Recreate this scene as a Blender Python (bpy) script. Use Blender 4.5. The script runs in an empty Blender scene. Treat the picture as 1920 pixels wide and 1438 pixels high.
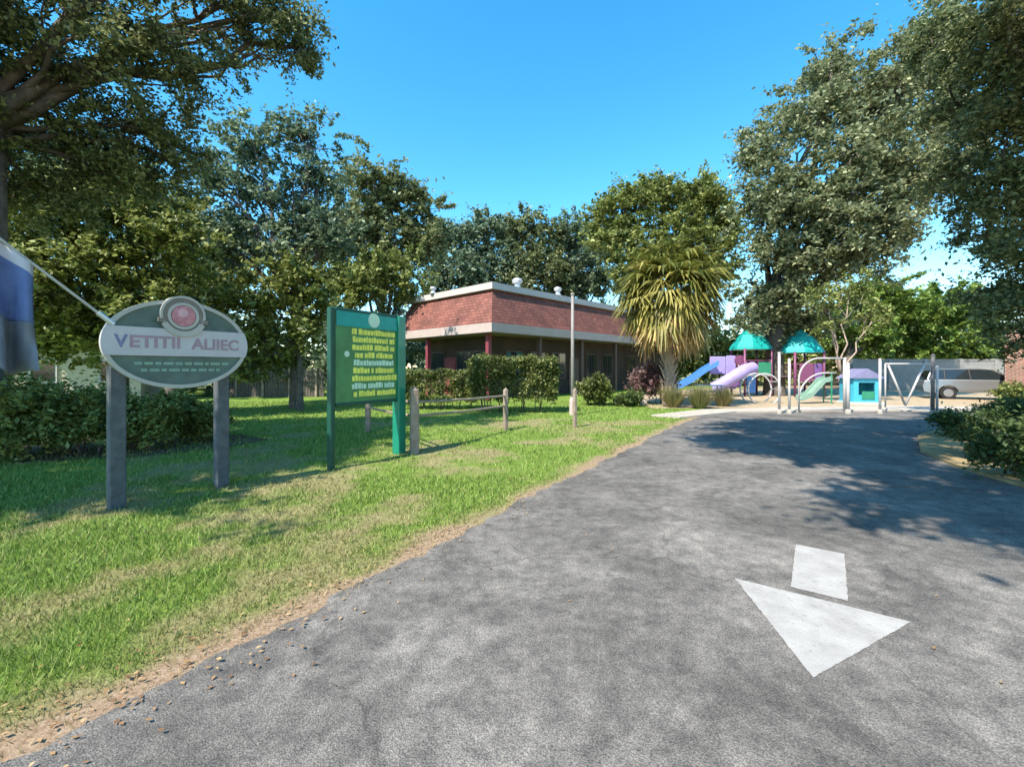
import bpy, math, random
import numpy as np
from mathutils import Vector, Matrix, noise as mnoise

random.seed(7)
R = np.random.default_rng(11)
S = bpy.context.scene
COL = S.collection
F, HZ, CX, EYE = 825.0, 690.0, 960.0, 1.6        # focal length, horizon, centre (photo pixels), eye height

# ------------------------------------------------------------------ camera
cam = bpy.data.cameras.new('camera')
cam.sensor_width = 36.0
cam.lens = 36.0 * F / 1920.0
cam.shift_y = -29.0 / 1920.0
cam.clip_start, cam.clip_end = 0.05, 3000
camo = bpy.data.objects.new('camera', cam)
camo.location = (0, 0, EYE)
camo.rotation_euler = (math.radians(90), 0, 0)
COL.objects.link(camo)
S.camera = camo

# ------------------------------------------------------------------ sky, sun, exposure
EL = math.radians(52)
TS = Vector((-0.68 * math.cos(EL), -0.733 * math.cos(EL), math.sin(EL)))
W = bpy.data.worlds.new('World')
S.world = W
W.use_nodes = True
nt = W.node_tree
nt.nodes.clear()
sky = nt.nodes.new('ShaderNodeTexSky')
sky.sky_type = 'NISHITA'
sky.sun_disc = False
sky.sun_elevation = EL
sky.sun_rotation = math.atan2(TS.x, TS.y)
sky.air_density, sky.dust_density, sky.ozone_density = 1.0, 0.2, 1.5
hs = nt.nodes.new('ShaderNodeHueSaturation')
hs.inputs['Hue'].default_value = 0.485
hs.inputs['Saturation'].default_value = 1.38
bg = nt.nodes.new('ShaderNodeBackground')
bg.inputs['Strength'].default_value = 0.15
wo = nt.nodes.new('ShaderNodeOutputWorld')
nt.links.new(sky.outputs[0], hs.inputs['Color'])
nt.links.new(hs.outputs[0], bg.inputs[0])
nt.links.new(bg.outputs[0], wo.inputs[0])
sl = bpy.data.lights.new('sun', 'SUN')
sl.energy = 3.7
sl.angle = math.radians(0.53)
sl.color = (1.0, 0.93, 0.82)
so = bpy.data.objects.new('sun', sl)
so.rotation_euler = TS.to_track_quat('Z', 'Y').to_euler()
so.location = (-20, -25, 40)
COL.objects.link(so)
S.view_settings.view_transform = 'Standard'
S.view_settings.look = 'None'
S.view_settings.gamma = 1.0
S.view_settings.exposure = 1.32
S.cycles.max_bounces = 8
S.cycles.diffuse_bounces = 4
S.cycles.transparent_max_bounces = 8


# ------------------------------------------------------------------ helpers
def P(px, py, d):
    return np.array([(px - CX) / F * d, d, EYE - (py - HZ) / F * d])


def G(px, py):
    d = F * EYE / (py - HZ)
    return np.array([(px - CX) / F * d, d, 0.0])


def tag(o, label=None, cat=None, group=None, kind=None):
    if label: o['label'] = label
    if cat: o['category'] = cat
    if group: o['group'] = group
    if kind: o['kind'] = kind
    return o


def thing(name, label, cat, loc=(0, 0, 0), rz=0.0, group=None):
    o = bpy.data.objects.new(name, None)
    o.empty_display_size = 0.2
    o.location = loc
    o.rotation_euler = (0, 0, rz)
    COL.objects.link(o)
    return tag(o, label, cat, group)


def raw_mesh(name, verts, loops, sizes, mat, parent=None, smooth=False, attrs=None):
    me = bpy.data.meshes.new(name)
    verts = np.asarray(verts, dtype=np.float32)
    loops = np.asarray(loops, dtype=np.int32)
    sizes = np.asarray(sizes, dtype=np.int32)
    me.vertices.add(len(verts))
    me.vertices.foreach_set('co', verts.ravel())
    me.loops.add(len(loops))
    me.loops.foreach_set('vertex_index', loops)
    me.polygons.add(len(sizes))
    st = np.zeros(len(sizes), dtype=np.int32)
    st[1:] = np.cumsum(sizes)[:-1]
    me.polygons.foreach_set('loop_start', st)
    me.polygons.foreach_set('loop_total', sizes)
    if smooth:
        me.polygons.foreach_set('use_smooth', np.ones(len(sizes), dtype=bool))
    for k, v in (attrs or {}).items():
        a = me.attributes.new(k, 'FLOAT', 'POINT')
        a.data.foreach_set('value', np.asarray(v, dtype=np.float32))
    me.update(calc_edges=True)
    me.validate()
    if mat: me.materials.append(mat)
    o = bpy.data.objects.new(name, me)
    COL.objects.link(o)
    if parent: o.parent = parent
    return o


class MB:
    """collects boxes, tubes, prisms; build() links them as one mesh object"""
    def __init__(s):
        s.v, s.f, s.n = [], [], 0

    def add(s, v, f):
        s.v.extend([tuple(map(float, q)) for q in v])
        s.f.extend([[i + s.n for i in q] for q in f])
        s.n += len(v)
        return s

    def box(s, c, d, rz=0.0, bev=0.0):
        x, y, z = d[0] / 2, d[1] / 2, d[2] / 2
        ca, sa = math.cos(rz), math.sin(rz)
        if bev <= 0:
            p = [(a * x, b * y, e * z) for e in (-1, 1) for a, b in ((-1, -1), (1, -1), (1, 1), (-1, 1))]
            f = [[3, 2, 1, 0], [4, 5, 6, 7], [0, 1, 5, 4], [1, 2, 6, 5], [2, 3, 7, 6], [3, 0, 4, 7]]
        else:
            b = min(bev, x * .9, y * .9, z * .9)
            def ring(xx, yy, zz, cc):
                return [(-xx + cc, -yy, zz), (xx - cc, -yy, zz), (xx, -yy + cc, zz), (xx, yy - cc, zz),
                        (xx - cc, yy, zz), (-xx + cc, yy, zz), (-xx, yy - cc, zz), (-xx, -yy + cc, zz)]
            p = ring(x - b, y - b, -z, b * .5) + ring(x, y, -z + b, b) + ring(x, y, z - b, b) + ring(x - b, y - b, z, b * .5)
            f = [list(range(7, -1, -1)), list(range(24, 32))]
            for k in range(3):
                for i in range(8):
                    j = (i + 1) % 8
                    f.append([k * 8 + i, k * 8 + j, k * 8 + 8 + j, k * 8 + 8 + i])
        q = [(c[0] + a * ca - b_ * sa, c[1] + a * sa + b_ * ca, c[2] + e) for a, b_, e in p]
        return s.add(q, f)

    def tube(s, pts, rad, n=8, caps=True):
        pts = [Vector(p) for p in pts]
        if not hasattr(rad, '__len__'): rad = [rad] * len(pts)
        v, f = [], []
        up = None
        for i, p in enumerate(pts):
            t = (pts[min(i + 1, len(pts) - 1)] - pts[max(i - 1, 0)])
            if t.length < 1e-9: t = Vector((0, 0, 1))
            t.normalize()
            if up is None:
                up = t.orthogonal().normalized()
            up = (up - t * up.dot(t))
            if up.length < 1e-6: up = t.orthogonal()
            up.normalize()
            b = t.cross(up)
            for k in range(n):
                a = 2 * math.pi * k / n
                v.append(p + (up * math.cos(a) + b * math.sin(a)) * rad[i])
        for i in range(len(pts) - 1):
            for k in range(n):
                l = (k + 1) % n
                f.append([i * n + k, i * n + l, (i + 1) * n + l, (i + 1) * n + k])
        if caps:
            f.append(list(range(n - 1, -1, -1)))
            f.append([(len(pts) - 1) * n + k for k in range(n)])
        return s.add(v, f)

    def prism(s, poly, y0, y1, axis='y'):
        """2-D polygon (a, z) pushed along local y (or z when axis == 'z')"""
        n = len(poly)
        if axis == 'y':
            v = [(a, y0, b) for a, b in poly] + [(a, y1, b) for a, b in poly]
        elif axis == 'x':
            v = [(y0, a, b) for a, b in poly] + [(y1, a, b) for a, b in poly]
        else:
            v = [(a, b, y0) for a, b in poly] + [(a, b, y1) for a, b in poly]
        f = [list(range(n)), list(range(2 * n - 1, n - 1, -1))]
        for i in range(n):
            j = (i + 1) % n
            f.append([j, i, n + i, n + j])
        return s.add(v, f)

    def lathe(s, prof, c=(0, 0, 0), n=16):
        v, f = [], []
        for r, z in prof:
            for k in range(n):
                a = 2 * math.pi * k / n
                v.append((c[0] + r * math.cos(a), c[1] + r * math.sin(a), c[2] + z))
        for i in range(len(prof) - 1):
            for k in range(n):
                l = (k + 1) % n
                f.append([i * n + k, i * n + l, (i + 1) * n + l, (i + 1) * n + k])
        f.append(list(range(n - 1, -1, -1)))
        f.append([(len(prof) - 1) * n + k for k in range(n)])
        return s.add(v, f)

    def build(s, name, mat, parent=None, smooth=False, fix=True):
        me = bpy.data.meshes.new(name)
        me.from_pydata(s.v, [], s.f)
        me.validate()
        if fix:
            import bmesh
            bm = bmesh.new(); bm.from_mesh(me)
            bmesh.ops.recalc_face_normals(bm, faces=bm.faces)
            bm.to_mesh(me); bm.free()
        if smooth:
            for p in me.polygons: p.use_smooth = True
        me.materials.append(mat)
        o = bpy.data.objects.new(name, me)
        COL.objects.link(o)
        if parent: o.parent = parent
        return o


def copy_tree(o, parent=None):
    c = o.copy()
    COL.objects.link(c)
    c.parent = parent
    for ch in [q for q in o.children]:
        copy_tree(ch, c)
    return c


def vnoise(x, y, s, seed=0.0):
    """cheap smooth 2-D value noise on arrays"""
    x = np.asarray(x) * s + seed * 17.3; y = np.asarray(y) * s - seed * 9.1
    xi, yi = np.floor(x), np.floor(y)
    fx, fy = x - xi, y - yi
    fx, fy = fx * fx * (3 - 2 * fx), fy * fy * (3 - 2 * fy)
    def h(a, b):
        q = np.sin(a * 127.1 + b * 311.7 + seed * 5.7) * 43758.5453
        return q - np.floor(q)
    return (h(xi, yi) * (1 - fx) + h(xi + 1, yi) * fx) * (1 - fy) + (h(xi, yi + 1) * (1 - fx) + h(xi + 1, yi + 1) * fx) * fy


def fbm(x, y, s, seed=0.0):
    return 0.5 * vnoise(x, y, s, seed) + 0.3 * vnoise(x, y, s * 2.1, seed + 3) + 0.2 * vnoise(x, y, s * 4.3, seed + 7)


# ------------------------------------------------------------------ materials
def N(nt, t, **kw):
    n = nt.nodes.new(t)
    for k, v in kw.items():
        if k in n.inputs: n.inputs[k].default_value = v
        else: setattr(n, k, v)
    return n


def ramp(nt, stops):
    r = nt.nodes.new('ShaderNodeValToRGB')
    e = r.color_ramp.elements
    while len(e) < len(stops): e.new(0.5)
    for q, (p, c) in zip(e, stops):
        q.position = p
        q.color = (*c, 1) if len(c) == 3 else c
    return r


def mat(name, col, rough=0.7, metal=0.0, var=0.12, scale=6.0, bump=0.0, bscale=40.0, spec=0.4, col2=None, coat=0.0):
    m = bpy.data.materials.new(name)
    m.use_nodes = True
    nt = m.node_tree
    b = nt.nodes['Principled BSDF']
    b.inputs['Roughness'].default_value = rough
    b.inputs['Metallic'].default_value = metal
    b.inputs['Specular IOR Level'].default_value = spec
    b.inputs['Coat Weight'].default_value = coat
    tc = N(nt, 'ShaderNodeTexCoord')
    nz = N(nt, 'ShaderNodeTexNoise', Scale=scale, Detail=6.0, Roughness=0.62)
    nt.links.new(tc.outputs['Object'], nz.inputs['Vector'])
    c2 = col2 or tuple(min(1, c * (1 + var)) for c in col)
    c1 = col if col2 else tuple(c * (1 - var) for c in col)
    r = ramp(nt, [(0.3, c1), (0.7, c2)])
    nt.links.new(nz.outputs['Fac'], r.inputs['Fac'])
    nt.links.new(r.outputs['Color'], b.inputs['Base Color'])
    if bump > 0:
        n2 = N(nt, 'ShaderNodeTexNoise', Scale=bscale, Detail=5.0)
        nt.links.new(tc.outputs['Object'], n2.inputs['Vector'])
        bp = N(nt, 'ShaderNodeBump', Strength=bump, Distance=0.02)
        nt.links.new(n2.outputs['Fac'], bp.inputs['Height'])
        nt.links.new(bp.outputs['Normal'], b.inputs['Normal'])
    return m


def leaf_mat(name, c_dark, c_mid, c_light, trans=0.36, nscale=0.9, rough=0.5, odd=None):
    m = bpy.data.materials.new(name)
    m.use_nodes = True
    nt = m.node_tree
    b = nt.nodes['Principled BSDF']
    out = nt.nodes['Material Output']
    b.inputs['Roughness'].default_value = rough
    b.inputs['Specular IOR Level'].default_value = 0.35
    ge = N(nt, 'ShaderNodeNewGeometry')
    tc = N(nt, 'ShaderNodeTexCoord')
    nz = N(nt, 'ShaderNodeTexNoise', Scale=nscale, Detail=3.0)
    nt.links.new(tc.outputs['Object'], nz.inputs['Vector'])
    mx = N(nt, 'ShaderNodeMath', operation='MULTIPLY_ADD')
    nt.links.new(ge.outputs['Random Per Island'], mx.inputs[0])
    mx.inputs[1].default_value = 0.62
    m2 = N(nt, 'ShaderNodeMath', operation='MULTIPLY')
    nt.links.new(nz.outputs['Fac'], m2.inputs[0])
    m2.inputs[1].default_value = 0.45
    nt.links.new(m2.outputs[0], mx.inputs[2])
    st = [(0.15, c_dark), (0.5, c_mid), (0.85, c_light)]
    if odd: st.append((0.93, odd))
    r = ramp(nt, st)
    nt.links.new(mx.outputs[0], r.inputs['Fac'])
    nt.links.new(r.outputs['Color'], b.inputs['Base Color'])
    tr = N(nt, 'ShaderNodeBsdfTranslucent')
    nt.links.new(r.outputs['Color'], tr.inputs['Color'])
    ms = N(nt, 'ShaderNodeMixShader', Fac=trans)
    nt.links.new(b.outputs[0], ms.inputs[1])
    nt.links.new(tr.outputs[0], ms.inputs[2])
    nt.links.new(ms.outputs[0], out.inputs['Surface'])
    return m


def brick_mat(name, d, c1, c2, mortar, bw=0.22, bh=0.075, rough=0.85, gap=0.012, off=0.5):
    m = bpy.data.materials.new(name)
    m.use_nodes = True
    nt = m.node_tree
    b = nt.nodes['Principled BSDF']
    b.inputs['Roughness'].default_value = rough
    ge = N(nt, 'ShaderNodeNewGeometry')
    dt = N(nt, 'ShaderNodeVectorMath', operation='DOT_PRODUCT')
    nt.links.new(ge.outputs['Position'], dt.inputs[0])
    dt.inputs[1].default_value = (d[0], d[1], 0)
    sp = N(nt, 'ShaderNodeSeparateXYZ')
    nt.links.new(ge.outputs['Position'], sp.inputs[0])
    cb = N(nt, 'ShaderNodeCombineXYZ')
    nt.links.new(dt.outputs['Value'], cb.inputs[0])
    nt.links.new(sp.outputs['Z'], cb.inputs[1])
    br = N(nt, 'ShaderNodeTexBrick', offset=off)
    br.inputs['Color1'].default_value = (*c1, 1)
    br.inputs['Color2'].default_value = (*c2, 1)
    br.inputs['Mortar'].default_value = (*mortar, 1)
    br.inputs['Scale'].default_value = 1.0
    br.inputs['Mortar Size'].default_value = gap
    br.inputs['Brick Width'].default_value = bw
    br.inputs['Row Height'].default_value = bh
    nt.links.new(cb.outputs[0], br.inputs['Vector'])
    nz = N(nt, 'ShaderNodeTexNoise', Scale=0.9, Detail=6.0)
    nt.links.new(ge.outputs['Position'], nz.inputs['Vector'])
    r = ramp(nt, [(0.3, (0.68, 0.68, 0.68)), (0.7, (1.2, 1.16, 1.12))])
    nt.links.new(nz.outputs['Fac'], r.inputs['Fac'])
    mx = N(nt, 'ShaderNodeMix', data_type='RGBA', blend_type='MULTIPLY')
    mx.inputs[0].default_value = 1.0
    nt.links.new(br.outputs['Color'], mx.inputs[6])
    nt.links.new(r.outputs['Color'], mx.inputs[7])
    nt.links.new(mx.outputs[2], b.inputs['Base Color'])
    bp = N(nt, 'ShaderNodeBump', Strength=0.5, Distance=0.02)
    bp.invert = True
    nt.links.new(br.outputs['Fac'], bp.inputs['Height'])
    nt.links.new(bp.outputs['Normal'], b.inputs['Normal'])
    return m


def asphalt_mat():
    m = bpy.data.materials.new('asphalt')
    m.use_nodes = True
    nt = m.node_tree
    b = nt.nodes['Principled BSDF']
    b.inputs['Roughness'].default_value = 0.88
    b.inputs['Specular IOR Level'].default_value = 0.3
    ge = N(nt, 'ShaderNodeNewGeometry')
    big = N(nt, 'ShaderNodeTexNoise', Scale=0.8, Detail=8.0, Roughness=0.68, Distortion=0.5)
    mid = N(nt, 'ShaderNodeTexNoise', Scale=7.0, Detail=6.0, Roughness=0.7)
    fine = N(nt, 'ShaderNodeTexNoise', Scale=120.0, Detail=3.0, Roughness=0.75)
    vor = N(nt, 'ShaderNodeTexVoronoi', Scale=140.0)
    for q in (big, mid, fine, vor): nt.links.new(ge.outputs['Position'], q.inputs['Vector'])
    r1 = ramp(nt, [(0.3, (0.084, 0.078, 0.071)), (0.5, (0.148, 0.137, 0.125)), (0.70, (0.25, 0.231, 0.21))])
    nt.links.new(big.outputs['Fac'], r1.inputs['Fac'])
    r2 = ramp(nt, [(0.32, (0.62, 0.62, 0.63)), (0.68, (1.36, 1.34, 1.31))])
    nt.links.new(mid.outputs['Fac'], r2.inputs['Fac'])
    r3 = ramp(nt, [(0.34, (0.42, 0.42, 0.44)), (0.5, (0.95, 0.95, 0.95)), (0.66, (1.65, 1.62, 1.58))])
    nt.links.new(fine.outputs['Fac'], r3.inputs['Fac'])
    a = N(nt, 'ShaderNodeMix', data_type='RGBA', blend_type='MULTIPLY'); a.inputs[0].default_value = 1.0
    c = N(nt, 'ShaderNodeMix', data_type='RGBA', blend_type='MULTIPLY'); c.inputs[0].default_value = 1.0
    nt.links.new(r1.outputs[0], a.inputs[6]); nt.links.new(r2.outputs[0], a.inputs[7])
    nt.links.new(a.outputs[2], c.inputs[6]); nt.links.new(r3.outputs[0], c.inputs[7])
    # thin hairline cracks
    wp = N(nt, 'ShaderNodeTexNoise', Scale=1.6, Detail=5.0)
    nt.links.new(ge.outputs['Position'], wp.inputs['Vector'])
    wa = N(nt, 'ShaderNodeVectorMath', operation='MULTIPLY_ADD')
    nt.links.new(wp.outputs['Color'], wa.inputs[0]); wa.inputs[1].default_value = (0.9, 0.9, 0)
    nt.links.new(ge.outputs['Position'], wa.inputs[2])
    vc = N(nt, 'ShaderNodeTexVoronoi', Scale=0.42, feature='DISTANCE_TO_EDGE')
    nt.links.new(wa.outputs[0], vc.inputs['Vector'])
    rc = ramp(nt, [(0.0, (0.35, 0.35, 0.35)), (0.008, (1, 1, 1))])
    nt.links.new(vc.outputs['Distance'], rc.inputs['Fac'])
    d = N(nt, 'ShaderNodeMix', data_type='RGBA', blend_type='MULTIPLY'); d.inputs[0].default_value = 0.45
    nt.links.new(c.outputs[2], d.inputs[6]); nt.links.new(rc.outputs[0], d.inputs[7])
    nt.links.new(d.outputs[2], b.inputs['Base Color'])
    bp = N(nt, 'ShaderNodeBump', Strength=0.6, Distance=0.006)
    nt.links.new(vor.outputs['Distance'], bp.inputs['Height'])
    nt.links.new(bp.outputs['Normal'], b.inputs['Normal'])
    return m


def ground_mat():
    m = bpy.data.materials.new('lawn_soil')
    m.use_nodes = True
    nt = m.node_tree
    b = nt.nodes['Principled BSDF']
    b.inputs['Roughness'].default_value = 0.95
    b.inputs['Specular IOR Level'].default_value = 0.15
    ge = N(nt, 'ShaderNodeNewGeometry')
    at = N(nt, 'ShaderNodeAttribute', attribute_name='dry')
    n1 = N(nt, 'ShaderNodeTexNoise', Scale=2.2, Detail=8.0, Roughness=0.7)
    n2 = N(nt, 'ShaderNodeTexNoise', Scale=45.0, Detail=5.0, Roughness=0.75)
    n3 = N(nt, 'ShaderNodeTexNoise', Scale=26.0, Detail=5.0, Roughness=0.75)
    for q in (n1, n2, n3): nt.links.new(ge.outputs['Position'], q.inputs['Vector'])
    g = ramp(nt, [(0.28, (0.06, 0.10, 0.016)), (0.5, (0.155, 0.235, 0.038)), (0.72, (0.25, 0.32, 0.075))])
    dn = ramp(nt, [(0.3, (0.19, 0.12, 0.07)), (0.5, (0.33, 0.23, 0.15)), (0.72, (0.46, 0.35, 0.25))])
    nt.links.new(n3.outputs['Fac'], dn.inputs['Fac'])
    ad = N(nt, 'ShaderNodeMath', operation='MULTIPLY_ADD')
    nt.links.new(n2.outputs['Fac'], ad.inputs[0]); ad.inputs[1].default_value = 0.5
    hm = N(nt, 'ShaderNodeMath', operation='MULTIPLY'); hm.inputs[1].default_value = 0.5
    nt.links.new(n1.outputs['Fac'], hm.inputs[0]); nt.links.new(hm.outputs[0], ad.inputs[2])
    nt.links.new(ad.outputs[0], g.inputs['Fac'])
    mx = N(nt, 'ShaderNodeMix', data_type='RGBA')
    nt.links.new(at.outputs['Fac'], mx.inputs[0])
    nt.links.new(g.outputs[0], mx.inputs[6]); nt.links.new(dn.outputs[0], mx.inputs[7])
    nt.links.new(mx.outputs[2], b.inputs['Base Color'])
    bp = N(nt, 'ShaderNodeBump', Strength=0.7, Distance=0.03)
    nt.links.new(n2.outputs['Fac'], bp.inputs['Height'])
    nt.links.new(bp.outputs['Normal'], b.inputs['Normal'])
    return m


def grass_mat():
    m = bpy.data.materials.new('grass_blade')
    m.use_nodes = True
    nt = m.node_tree
    b = nt.nodes['Principled BSDF']; out = nt.nodes['Material Output']
    b.inputs['Roughness'].default_value = 0.55
    b.inputs['Specular IOR Level'].default_value = 0.3
    at = N(nt, 'ShaderNodeAttribute', attribute_name='dry')
    ge = N(nt, 'ShaderNodeNewGeometry')
    g = ramp(nt, [(0.0, (0.06, 0.115, 0.016)), (0.5, (0.17, 0.28, 0.04)), (0.8, (0.29, 0.38, 0.085)), (1.0, (0.38, 0.34, 0.14))])
    d = ramp(nt, [(0.0, (0.22, 0.15, 0.07)), (0.6, (0.36, 0.28, 0.13)), (1.0, (0.50, 0.38, 0.20))])
    nt.links.new(ge.outputs['Random Per Island'], g.inputs['Fac'])
    nt.links.new(ge.outputs['Random Per Island'], d.inputs['Fac'])
    mx = N(nt, 'ShaderNodeMix', data_type='RGBA')
    nt.links.new(at.outputs['Fac'], mx.inputs[0])
    nt.links.new(g.outputs[0], mx.inputs[6]); nt.links.new(d.outputs[0], mx.inputs[7])
    nt.links.new(mx.outputs[2], b.inputs['Base Color'])
    tr = N(nt, 'ShaderNodeBsdfTranslucent'); nt.links.new(mx.outputs[2], tr.inputs['Color'])
    ms = N(nt, 'ShaderNodeMixShader', Fac=0.25)
    nt.links.new(b.outputs[0], ms.inputs[1]); nt.links.new(tr.outputs[0], ms.inputs[2])
    nt.links.new(ms.outputs[0], out.inputs['Surface'])
    return m


M = {}
M['asphalt'] = asphalt_mat()
M['ground'] = ground_mat()
M['grass'] = grass_mat()
M['paint'] = mat('worn_road_paint', (0.30, 0.283, 0.267), 0.85, var=0.16, scale=5, bump=0.5, bscale=120, col2=(0.43, 0.41, 0.385))
_nt = M['paint'].node_tree
_b = _nt.nodes['Principled BSDF']
_src = _b.inputs['Base Color'].links[0].from_socket
_n = N(_nt, 'ShaderNodeTexNoise', Scale=26.0, Detail=9.0, Roughness=0.8)
_tc = N(_nt, 'ShaderNodeTexCoord')
_nt.links.new(_tc.outputs['Object'], _n.inputs['Vector'])
_r = ramp(_nt, [(0.33, (1, 1, 1)), (0.43, (0, 0, 0))])
_nt.links.new(_n.outputs['Fac'], _r.inputs['Fac'])
_m = N(_nt, 'ShaderNodeMix', data_type='RGBA')
_nt.links.new(_r.outputs['Color'], _m.inputs[0])
_nt.links.new(_src, _m.inputs[6])
_m.inputs[7].default_value = (0.15, 0.145, 0.14, 1)
_nt.links.new(_m.outputs[2], _b.inputs['Base Color'])
M['concrete'] = mat('concrete', (0.42, 0.37, 0.31), 0.9, var=0.14, scale=3, bump=0.3, bscale=60)
M['sand'] = mat('mulch_sand', (0.30, 0.22, 0.13), 0.95, scale=4, bump=0.5, bscale=30, col2=(0.46, 0.36, 0.24))
M['drygrass'] = mat('dry_verge', (0.24, 0.165, 0.07), 0.95, scale=5, bump=0.5, bscale=30, col2=(0.42, 0.31, 0.16))
M['bark'] = mat('oak_bark', (0.06, 0.048, 0.038), 0.95, scale=7, bump=0.9, bscale=14, col2=(0.17, 0.14, 0.115))
M['barkgrey'] = mat('grey_bark', (0.13, 0.115, 0.10), 0.95, scale=7, bump=0.8, bscale=14, col2=(0.30, 0.27, 0.235))
M['barktan'] = mat('tan_bark', (0.28, 0.20, 0.15), 0.9, scale=5, bump=0.4, bscale=14, col2=(0.46, 0.35, 0.27))
M['oak'] = leaf_mat('oak_leaf', (0.035, 0.046, 0.018), (0.13, 0.16, 0.058), (0.38, 0.40, 0.19))
M['oakolive'] = leaf_mat('olive_oak_leaf', (0.05, 0.066, 0.028), (0.185, 0.215, 0.10), (0.46, 0.48, 0.27), odd=(0.48, 0.42, 0.24))
M['oakcool'] = leaf_mat('cool_oak_leaf', (0.03, 0.052, 0.03), (0.12, 0.175, 0.095), (0.34, 0.41, 0.25))
M['bright'] = leaf_mat('bright_leaf', (0.06, 0.10, 0.015), (0.16, 0.25, 0.04), (0.34, 0.43, 0.11))
M['under'] = leaf_mat('understory_leaf', (0.05, 0.065, 0.014), (0.18, 0.215, 0.05), (0.42, 0.45, 0.15))
M['hedge'] = leaf_mat('hedge_leaf', (0.05, 0.065, 0.018), (0.12, 0.155, 0.04), (0.30, 0.30, 0.09), odd=(0.30, 0.22, 0.08))
M['shrub'] = leaf_mat('shrub_leaf', (0.025, 0.042, 0.014), (0.07, 0.105, 0.03), (0.16, 0.21, 0.06))
M['purpleleaf'] = leaf_mat('burgundy_leaf', (0.10, 0.05, 0.05), (0.26, 0.14, 0.135), (0.48, 0.31, 0.28))
M['tuft'] = leaf_mat('dry_tuft_leaf', (0.13, 0.13, 0.045), (0.27, 0.25, 0.10), (0.45, 0.38, 0.2))
M['palm'] = leaf_mat('palm_green', (0.06, 0.075, 0.014), (0.15, 0.165, 0.03), (0.30, 0.27, 0.06), nscale=1.2)
M['palmdead'] = leaf_mat('palm_straw', (0.28, 0.15, 0.05), (0.52, 0.34, 0.13), (0.70, 0.52, 0.25), nscale=1.2)
M['litter'] = leaf_mat('fallen_leaf', (0.12, 0.06, 0.03), (0.30, 0.17, 0.08), (0.48, 0.33, 0.17), trans=0.05)

# ------------------------------------------------------------------ ground, driveway, sidewalk
EDGE = np.array([(-10.5, -9.0), (-6.3, -3.8), (-3.2, 0.3), (-2.10, 1.81), (-1.79, 2.21), (-1.32, 2.89), (-0.74, 3.84), (-0.17, 4.80),
                 (0.76, 6.29), (1.70, 7.7), (4.03, 11.4), (5.28, 13.2), (6.6, 15.0)])


def edge_dist(x, y):
    x = np.asarray(x, dtype=float); y = np.asarray(y, dtype=float)
    best = np.full(x.shape, 1e9); side = np.zeros(x.shape)
    for a, b in zip(EDGE[:-1], EDGE[1:]):
        d = b - a; L = np.dot(d, d)
        t = np.clip(((x - a[0]) * d[0] + (y - a[1]) * d[1]) / L, 0, 1)
        qx, qy = a[0] + t * d[0], a[1] + t * d[1]
        q = np.hypot(x - qx, y - qy)
        s = np.sign(d[0] * (y - a[1]) - d[1] * (x - a[0]))
        m = q < best
        best = np.where(m, q, best); side = np.where(m, s, side)
    return best * side          # positive on the lawn side


def dry_at(x, y):
    d = edge_dist(x, y)
    n = fbm(x, y, 2.4, 1.0)
    n2 = fbm(x, y, 0.9, 5.0)
    dry = np.clip(1.25 - (d + (n - 0.5) * 0.6) / 0.30, 0, 1)
    def spot(cx, cy, rx, ry, rot, k):
        c, s_ = math.cos(rot), math.sin(rot)
        u = ((x - cx) * c + (y - cy) * s_) / rx; v = (-(x - cx) * s_ + (y - cy) * c) / ry
        return k * .8 * np.clip(.9 - .7 * (u * u + v * v) + (n - 0.5) * 2.6 + (fbm(x, y, 7.0, 21) - .5) * 2.2, 0, 1)
    ang = math.radians(56)
    for q in (spot(-1.45, 4.75, 0.75, 0.42, ang, .8), spot(-2.95, 3.25, 0.8, 0.3, ang, .75), spot(-2.0, 3.9, 0.6, 0.3, ang, .45),
              spot(-4.3, 5.05, 1.5, 0.22, ang, .75), spot(-3.4, 2.3, 0.6, 0.3, ang, .5), spot(-1.75, 9.0, 0.6, .25, 0, .6)):
        dry = np.maximum(dry, q)
    dry = np.maximum(dry, np.clip((n2 - 0.50) * 3.0 + (fbm(x, y, 6.0, 13) - .5) * 1.2, 0, 0.6) * (np.hypot(x, y) < 14))
    far = (np.hypot(x, y) > 40) * 0.4
    return np.clip(np.maximum(dry, far), 0, 1)


def axis_pts(lo, hi, step, far):
    fine = np.arange(lo, hi, step)
    out = []
    s, p = step, lo
    while p > -far:
        s *= 1.35; p -= s; out.append(p)
    left = out[::-1]
    out = []; s, p = step, fine[-1]
    while p < far:
        s *= 1.35; p += s; out.append(p)
    return np.array(left + list(fine) + out)


gx = axis_pts(-11, 9, 0.14, 900)
gy = axis_pts(0.5, 17, 0.14, 900)
XX, YY = np.meshgrid(gx, gy)
nx, ny = len(gx), len(gy)
vz = np.zeros(XX.size)
gv = np.stack([XX.ravel(), YY.ravel(), vz], 1)
idx = np.arange(nx * ny).reshape(ny, nx)
q = np.stack([idx[:-1, :-1], idx[:-1, 1:], idx[1:, 1:], idx[1:, :-1]], -1).reshape(-1, 4)
ground = raw_mesh('ground', gv, q.ravel(), np.full(len(q), 4), M['ground'], attrs={'dry': dry_at(gv[:, 0], gv[:, 1])})
tag(ground, 'flat lawn ground with green grass, bare dry patches and tan edges', kind='structure')


def flat(name, poly, z, m, parent=None, thick=None):
    if thick is None:
        mb = MB(); n = len(poly)
        mb.add([(x, y, z) for x, y in poly], [list(range(n))])
        return mb.build(name, m, parent)
    mb = MB(); mb.prism(list(poly), z - thick, z, 'z')
    return mb.build(name, m, parent)


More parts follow.
